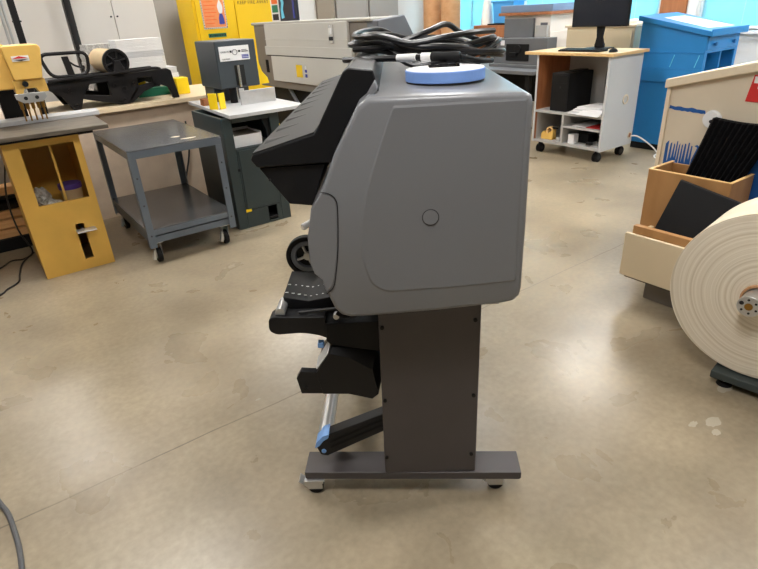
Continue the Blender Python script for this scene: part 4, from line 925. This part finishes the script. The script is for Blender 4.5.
tag(MB().hexa([(5.78,2.74,ztt(2.74)),(6.25,2.72,ztt(2.72)),(6.20,3.20,ztt(3.20)),(5.82,3.20,ztt(3.20)),(5.78,2.74,ztt(2.74)+0.001),(6.25,2.72,ztt(2.72)+0.001),(6.20,3.20,ztt(3.20)+0.001),(5.82,3.20,ztt(3.20)+0.001)]).build('paper_sheet', 'paper', None, origin=(6.0,2.98,ztt(2.98))), 'large white sheet lying on the slanted blue cabinet top', 'paper')
for i, (x, lab) in enumerate(((5.83,'left cubbyhole'),(6.12,'right cubbyhole'))):
    tag(MB().box(x-0.09,x+0.09,2.70,2.95,0.716,0.742).build('paper_pad', 'paper', None, 0.001, origin=(x,2.8,0.716)), 'white paper pad lying in the %s of the blue cabinet' % lab, 'paper')

# beige cabinet behind the monitor
fc_ = thing('filing_cabinet', 'beige metal cabinet behind the monitor and computer cart', 'cabinet', (6.3,4.0,0))
MB().box(6.0,6.6,3.60,4.46,0.0,1.175).build('carcass', 'beigem', fc_, 0.006)
MB().box(5.98,6.62,3.58,4.48,1.176,1.20).build('cabinet_top', 'creamt', fc_, 0.004)
for y in (3.62,4.035): MB().box(5.985,5.999,y,y+0.40,0.05,1.15).build('door', 'beigem', fc_, 0.003)
tag(MB().box(6.05,6.5,3.62,3.92,1.2005,1.235).build('flat_carton', 'carton', None, 0.003, origin=(6.27,3.77,1.2005)), 'shallow white box on the beige cabinet right of the monitor', 'box')

# ------------------------------------------------------------------ back table with grey device, cartons
bt = thing('side_table', 'dark table below the small grey devices near the window', 'table', (6.0,5.2,0))
MB().box(5.60,6.64,4.60,7.75,0.68,0.72).build('tabletop', 'gmach', bt, 0.004)
for x in (5.68,6.58):
    for y in (4.72,7.60): MB().box(x-0.03,x+0.03,y-0.03,y+0.03,0,0.68).build('leg', 'blackm', bt, 0.003)
MB().box(6.50,6.55,4.8,7.5,0.05,0.68).build('modesty_panel', 'blackm', bt, 0.002)
gd = thing('embossing_device', 'small dark grey device with black knob by the carton stack', 'machine', (5.95,5.05,0.72))
g_ = MB(); g_.box(5.88,6.15,4.66,5.58,0.721,0.76); g_.prism([(4.68,0.76),(5.54,0.76),(5.54,0.98),(5.42,1.06),(4.68,1.07)], 'x', 5.93, 6.12)
g_.build('housing', 'gmach', gd, 0.006)
MB().box(5.915,5.93,4.95,5.32,0.80,1.0).build('control_recess', 'blackm', gd, 0.004)
MB().cyl((5.90,5.12,0.94),(5.93,5.12,0.94),0.05,seg=24).build('knob', 'blackm', gd, 0.003)
MB().box(5.89,5.93,5.13,5.25,0.86,0.90).build('lever', 'blackm', gd, 0.004)
MB().box(5.922,5.93,5.36,5.42,0.98,1.04).build('label', 'paper', gd)
cst = []
zz = 0.72
rows = [('carton', 0.20, 'lowest'), ('carton', 0.20, 'second'), ('carton', 0.20, 'upper')]
for i, (m_, h, nm) in enumerate(rows):
    t = thing('carton', nm+' white carton in the stack behind the dark grey device', 'box', (6.40,5.20,zz), group='white cartons behind the grey device')
    MB().box(6.18,6.62,4.83+0.01*i,5.60,zz+0.0005,zz+h).build('carton_body', 'carton', t, 0.003)
    tm = MB(); rg = random.Random(i)
    for k2 in range(3):
        y = 5.52-k2*0.26; tm.box(6.1785,6.1802,y-0.11,y,zz+h*0.35,zz+h*0.55)
    tm.build('print_mark', 'inkg', t)
    text('PAPER', 0.05, 'ink', t, (6.1785,5.10,zz+h*0.62), '-x') if False else None
    zz += h
tag(MB().box(6.12,6.66,4.80,5.66,zz+0.0005,zz+0.035).build('board', 'brownw', None, 0.002, origin=(6.4,5.2,zz)), 'brown board on top of the white carton stack', 'board')
tag(MB().box(6.14,6.64,4.80,5.64,zz+0.036,zz+0.12).build('flat_case', 'bluetop', None, 0.006, origin=(6.4,5.2,zz+0.036)), 'slate blue flat case topmost on the white carton stack', 'case')
dv = thing('paper_shredder', 'tall plain mid-grey box device in front of the white cartons', 'machine', (6.1,5.4,1.06))
MB().box(6.03,6.17,5.10,5.56,1.071,1.28).build('casing', 'gmach', dv, 0.006) if False else MB().box(6.13,6.175,5.08,5.56,0.7605,1.285).build('casing', 'gmach', dv, 0.006)
dv.location = (6.15,5.3,0.7605)
for o_ in dv.children: o_.location = Vector((6.1,5.4,1.06))-Vector((6.15,5.3,0.7605))
tag(MB().box(6.13,6.17,4.86,5.04,0.7605,1.20).build('grey_panel', 'gcartd', None, 0.004, origin=(6.15,4.95,0.7605)), 'narrow light grey panel right of the tall grey box device', 'panel')
zz = 0.0
for i, h in enumerate((0.34,0.34,0.34,0.34)):
    t = thing('carton', ['lowest','second','third','topmost'][i]+' pale carton of the tall stack left of the beige cabinet', 'box', (6.85,4.65,zz), group='pale cartons by the window')
    MB().box(6.66,7.10,4.50,4.98,zz+0.0005,zz+h).build('carton_body', 'carton', t, 0.003)
    tm = MB()
    for (ya, wa, za) in ((4.92,0.10,0.62),(4.78,0.05,0.62),(4.68,0.10,0.60),(4.92,0.08,0.2),(4.78,0.05,0.22)): tm.box(6.658,6.6602,ya-wa,ya,zz+h*za,zz+h*(za+0.1))
    tm.build('print_mark', 'inkg', t)
    zz += h
for i, y in enumerate((5.22, 4.95)):
    tag(MB().box(5.70,5.95,y-0.12,y+0.1,0.7205-0.72,0.32).build('carton', 'carton', None, 0.003, origin=(5.8,y,0)), ['white carton on the floor under the side table, left one','white carton on the floor under the side table, right one'][i], 'box')

# upright tubes, leaning boards, shelf with bin
for i, (y, r_, h, lab) in enumerate(((7.36,0.155,2.0,'thick brown cardboard tube standing upright, left of the pair'),(6.95,0.155,2.0,'thick brown cardboard tube standing upright, right of the pair'))):
    tag(MB().ring((6.45,y,0.7205),(6.45,y,h),r_*0.97,r_*0.9,seg=36).build('cardboard_tube', 'card', None, 0, origin=(6.45,y,0.7205)), lab, 'tube', 'cardboard tubes by the window')
tag(MB().ring((6.58,7.16,0.7205),(6.58,7.16,1.48),0.07,0.055,seg=28).build('cardboard_tube', 'card', None, 0, origin=(6.58,7.16,0.7205)), 'short thin cardboard tube between the two thick tubes', 'tube', 'cardboard tubes by the window')
ld = [('brownw',8.06,0.16,'orange-brown plank standing upright at the window corner'),('blackm',7.93,0.09,'black strip leaning next to the brown plank'),('ply',7.83,0.07,'narrow pale wood strip leaning beside the black strip'),('white',7.745,0.085,'white board leaning left of the cardboard tubes'),('timber',7.67,0.05,'thin tan strip leaning beside the white board'),('gcart',7.58,0.11,'pale grey panel leaning nearest the thick tubes')]
for i, (m_, y, w_, lab) in enumerate(ld):
    b = MB(); s_ = 0.0
    b.hexa([(6.80,y-w_/2-s_,0.0),(6.83,y-w_/2-s_,0.0),(6.83,y+w_/2-s_,0.0),(6.80,y+w_/2-s_,0.0),(7.05,y-w_/2,2.1),(7.08,y-w_/2,2.1),(7.08,y+w_/2,2.1),(7.05,y+w_/2,2.1)])
    tag(b.build('leaning_board', m_, None, 0.003, origin=(6.82,y-s_,0)), lab, 'board', 'boards leaning by the window')
sh = thing('wood_shelf', 'brown wooden tray shelf under the window behind the cables', 'shelf', (6.95,6.9,0))
MB().box(6.80,7.15,5.75,6.80,1.155,1.185).box(6.80,6.82,5.75,6.80,1.02,1.155).build('shelf_board', 'brownw', sh, 0.003)
for y in (5.80,6.75): MB().box(6.84,7.12,y-0.03,y+0.03,0.0,1.155).build('shelf_leg', 'brownw', sh, 0.003)
MB().box(6.79,6.80,6.10,6.12,1.03,1.15).build('joint_mark', 'blackm', sh)
bb = thing('storage_bin', 'bright blue plastic bin on the brown shelf before the window', 'bin', (6.98,6.3,1.185))
MB().prism([(6.10,1.206),(6.44,1.206),(6.48,1.50),(6.06,1.50)], 'x', 6.86, 7.10).build('bin_body', 'bluebin', bb, 0.012, 3)
MB().box(6.85,7.11,6.04,6.50,1.49,1.51).build('bin_rim', 'bluebin', bb, 0.004)
tag(MB().box(6.83,7.12,5.95,6.54,1.186,1.205).build('flat_tray', 'blackm', None, 0.003, origin=(6.97,6.3,1.186)), 'flat black tray under the blue plastic bin', 'tray')
cn = MB().cyl((6.95,6.66,1.186),(6.95,6.66,1.62),0.10,0.05,seg=28)
tag(cn.build('paper_cone', 'cone', None, 0.004, origin=(6.95,6.66,1.186)), 'translucent white cone left of the blue bin', 'cone')

# ------------------------------------------------------------------ cream cabinet (right)
cr_ = thing('cream_cabinet', 'cream painted cabinet with sloped top and blue paint patches', 'cabinet', (3.4,1.1,0))
def zb(y): return 1.022+(1.60-y)*0.235
MB().prism([(0.25,0.05),(1.575,0.05),(1.575,zb(1.575)),(0.25,zb(0.25))], 'x', 3.05, 3.85).build('carcass', 'cream', cr_, 0.003)
MB().box(3.10,3.82,0.3,1.54,0.0,0.05).build('plinth', 'blackm', cr_)
MB().prism([(1.572,0.05),(1.594,0.05),(1.594,zb(1.594)),(1.572,zb(1.572))], 'x', 3.04, 3.85).build('edge_board', 'creamt', cr_, 0.002)
MB().prism([(0.2,zb(0.2)),(1.600,zb(1.600)),(1.600,zb(1.600)+0.046),(0.2,zb(0.2)+0.046)], 'x', 3.02, 3.90).build('sloped_top', 'creamt', cr_, 0.006)
rr = random.Random(11)
top = []
y = 1.545
prev = 0.745
edge = [(1.553,0.735)]
while y > 1.40:
    wst = rr.uniform(0.008,0.015); edge += [(y,rr.uniform(0.735,0.755)),(y-wst*0.6,rr.uniform(0.735,0.755)),(y-wst*0.8,rr.uniform(0.60,0.69)),(y-wst*1.2,rr.uniform(0.60,0.69))]; y -= wst*1.6
edge += [(1.385,0.735)]
while y > 1.30: edge.append((y,rr.uniform(0.735,0.752))); y -= 0.012
edge += [(1.0,0.75),(0.6,0.76),(0.3,0.76),(0.3,0.30),(1.553,0.30)]
MB().prism(edge, 'x', 3.0485, 3.0505).build('blue_patch', 'bluep', cr_)
ed2 = []
for i in range(14): ed2.append((1.567-i*0.0142, 0.934+rr.uniform(-0.003,0.003)-0.0005*i))
ed2 += [(1.375,0.90)]
for i in range(14): ed2.append((1.385+i*0.0142, 0.908+rr.uniform(-0.003,0.003)+0.0007*i))
MB().prism(ed2, 'x', 3.0485, 3.0505).build('blue_streak', 'bluep', cr_)
kn = MB().cyl((3.05,1.338,0.887),(3.028,1.338,0.887),0.046,0.041,seg=32).build('round_knob', 'white', cr_, 0.004)
MB().cyl((3.029,1.333,0.880),(3.020,1.333,0.880),0.008,seg=12).build('knob_pin', 'ink', kn)
sn = MB().prism([(1.207,0.985),(1.02,0.985),(1.00,1.106),(1.190,1.106)], 'x', 3.046, 3.0505).build('red_sign', 'red', cr_)
MB().box(3.0445,3.047,1.165,1.185,1.07,1.10).box(3.0445,3.047,1.12,1.165,1.045,1.056).build('sign_mark', 'paper', sn)

# low trolley with tray, wooden box
tl_ = thing('low_trolley', 'low cream-boarded trolley under the wooden box', 'trolley', (2.72,1.2,0))
MB().box(2.66,2.98,0.95,1.335,0.0,0.125).build('base', 'mbrown', tl_, 0.004)
MB().box(2.58,3.02,0.90,1.415,0.126,0.15).build('deck', 'dwood', tl_, 0.003)
MB().box(2.545,2.565,0.90,1.425,0.15,0.385).build('front_board', 'trayc', tl_, 0.003)
MB().box(2.575,3.03,1.405,1.425,0.15,0.36).build('side_board', 'trayc', tl_, 0.003)
MB().box(2.567,2.60,0.92,1.40,0.15,0.425).build('inner_board', 'boxw', tl_, 0.003)
bx = thing('wooden_box', 'open varnished wooden box standing on the low trolley', 'box', (2.88,1.28,0.15))
W0, W1, V0, V1, ZB = 2.785, 3.015, 1.075, 1.485, 0.655
LZ = 0.151
def slant(p, w=0.0): return p
MB().box(W0,W0+0.014,V0,V1,LZ,ZB).build('front_panel', 'boxw', bx, 0.002)
MB().box(W1-0.014,W1,V0,V1,LZ,ZB-0.005).build('back_panel', 'boxw', bx, 0.002)
MB().box(W0+0.014,W1-0.014,V1-0.014,V1,LZ,ZB).build('side_panel', 'boxw', bx, 0.002)
MB().box(W0+0.014,W1-0.014,V0,V0+0.014,LZ,ZB+0.0).build('side_panel', 'boxw', bx, 0.002)
MB().box(W0+0.014,W1-0.014,V0+0.014,V1-0.014,LZ,LZ+0.012).build('bottom_panel', 'boxw', bx)
MB().box(W0-0.001,W0+0.015,V0,V1,ZB,ZB+0.004).box(W0+0.015,W1,V1-0.015,V1+0.001,ZB,ZB+0.004).box(W0+0.015,W1,V0-0.001,V0+0.015,ZB,ZB+0.004).build('rim', 'boxrim', bx)
fd = MB(); 
q0 = Vector((2.705,1.385,0.427)); 
fd.hexa([(2.668,1.345,0.386),(2.684,1.345,0.386),(2.684,0.985,0.350),(2.668,0.985,0.350),(2.750,1.298,0.640),(2.766,1.298,0.642),(2.766,0.955,0.577),(2.750,0.955,0.575)])
fo_ = fd.build('document_folder', 'folder', None, 0.002, origin=(2.68,1.17,0.35))
tag(fo_, 'square black folder leaning against the front of the wooden box', 'folder')
# pleated black bellows standing in the box
bl = MB(); n = 11; A = []; B = []
ft = []; fbm = []
for i in range(n*2+1):
    t_ = i/(n*2); dx = 0.0 if i % 2 == 0 else -0.014
    ft.append((2.985+dx, 1.310-t_*0.30, 0.905-0.012*math.sin(t_*3)))
    fbm.append((2.862+dx, 1.420-t_*0.20, 0.30))
back_t = [(p[0]+0.035, p[1], p[2]) for p in ft]; back_b = [(p[0]+0.06, p[1], p[2]) for p in fbm]
v1 = [bl.bm.verts.new(p) for p in ft]; v2 = [bl.bm.verts.new(p) for p in fbm]; v3 = [bl.bm.verts.new((p[0] if i%2==0 else p[0]+0.014, p[1], p[2])) for i, p in enumerate(back_t)]; v4 = [bl.bm.verts.new(p) for p in back_b]
m_ = len(ft)
for i in range(m_-1):
    bl.bm.faces.new([v1[i],v1[i+1],v2[i+1],v2[i]]); bl.bm.faces.new([v3[i+1],v3[i],v4[i],v4[i+1]])
    bl.bm.faces.new([v1[i+1],v1[i],v3[i],v3[i+1]]); bl.bm.faces.new([v2[i],v2[i+1],v4[i+1],v4[i]])
bl.bm.faces.new([v1[0],v2[0],v4[0],v3[0]]); bl.bm.faces.new([v2[-1],v1[-1],v3[-1],v4[-1]])
tag(bl.build('bellows', 'fabric', None, 0, origin=(2.9,1.2,0.30), smooth=10), 'black pleated bellows sticking out of the wooden box', 'bellows')

# ------------------------------------------------------------------ paper roll on its stand
RC = Vector((2.215, 0.648, 0.414)); RA = R(8); RRr = 0.340
rs = thing('roll_stand', 'low grey-green steel base under the big paper roll', 'stand', (2.40,0.55,0), RA, off=(2.40,0.55,0))
MB().box(2.19,2.66,0.22,0.78,0.035,0.068).build('base_plate', 'gbase', rs, 0.004)
for x in (2.23,2.57):
    for y in (0.27,0.73):
        fo = MB().cyl((x,y,0.012),(x,y,0.036),0.012,seg=14).build('leveling_foot', 'silver', rs)
        MB().cyl((x,y,0.0),(x,y,0.018),0.030,0.024,seg=24).build('foot_pad', 'blackm', fo, 0.002)
for x in (2.63,): MB().box(x,x+0.03,0.35,0.70,0.068,0.50).build('upright', 'gbase', rs, 0.004)
pl_ = thing('paper_roll', 'huge cream paper roll seen end on at the right edge', 'paper roll', (RC.x,RC.y,RC.z-RRr), RA, off=(0,0,-RRr))
MB().ring((0,0,0),(0.30,0,0),RRr,0.052,seg=96).build('paper', roll_mat(0.0, RRr), pl_, 0.002)
CY, CZ = 0.030, -0.002
MB().ring((-0.012,CY-0.006,CZ),(0.31,CY-0.006,CZ),0.058,0.050,seg=40).build('core', 'card', pl_)
ch = MB().cyl((-0.085,CY+0.002,CZ),(0.42,CY-0.012,CZ),0.041,seg=36).build('chuck', 'silver', pl_, 0.003)
MB().cyl((-0.088,CY+0.002,CZ),(-0.084,CY+0.002,CZ),0.014,seg=20).build('center_cap', 'brass', ch)
for i in range(6):
    a = R(60*i+20); MB().cyl((-0.0865,CY+0.002+0.027*math.cos(a),CZ+0.027*math.sin(a)),(-0.0845,CY+0.002+0.027*math.cos(a),CZ+0.027*math.sin(a)),0.0045 if i else 0.008,seg=10).build('bolt_hole', 'ink', ch)

# ------------------------------------------------------------------ world and view
wd = bpy.data.worlds.new('world'); S.world = wd; wd.use_nodes = True
bg = wd.node_tree.nodes['Background']; bg.inputs['Color'].default_value = (0.80,0.93,1.0,1); bg.inputs['Strength'].default_value = 3.0
S.view_settings.view_transform = 'Standard'; S.view_settings.look = 'None'; S.view_settings.gamma = 1; S.view_settings.use_curve_mapping = False
S.view_settings.exposure = 1.83
S.cycles.use_denoising = True
S.cycles.max_bounces = 8; S.cycles.diffuse_bounces = 4; S.cycles.glossy_bounces = 4; S.cycles.transparent_max_bounces = 16
S.cycles.sample_clamp_indirect = 6.0
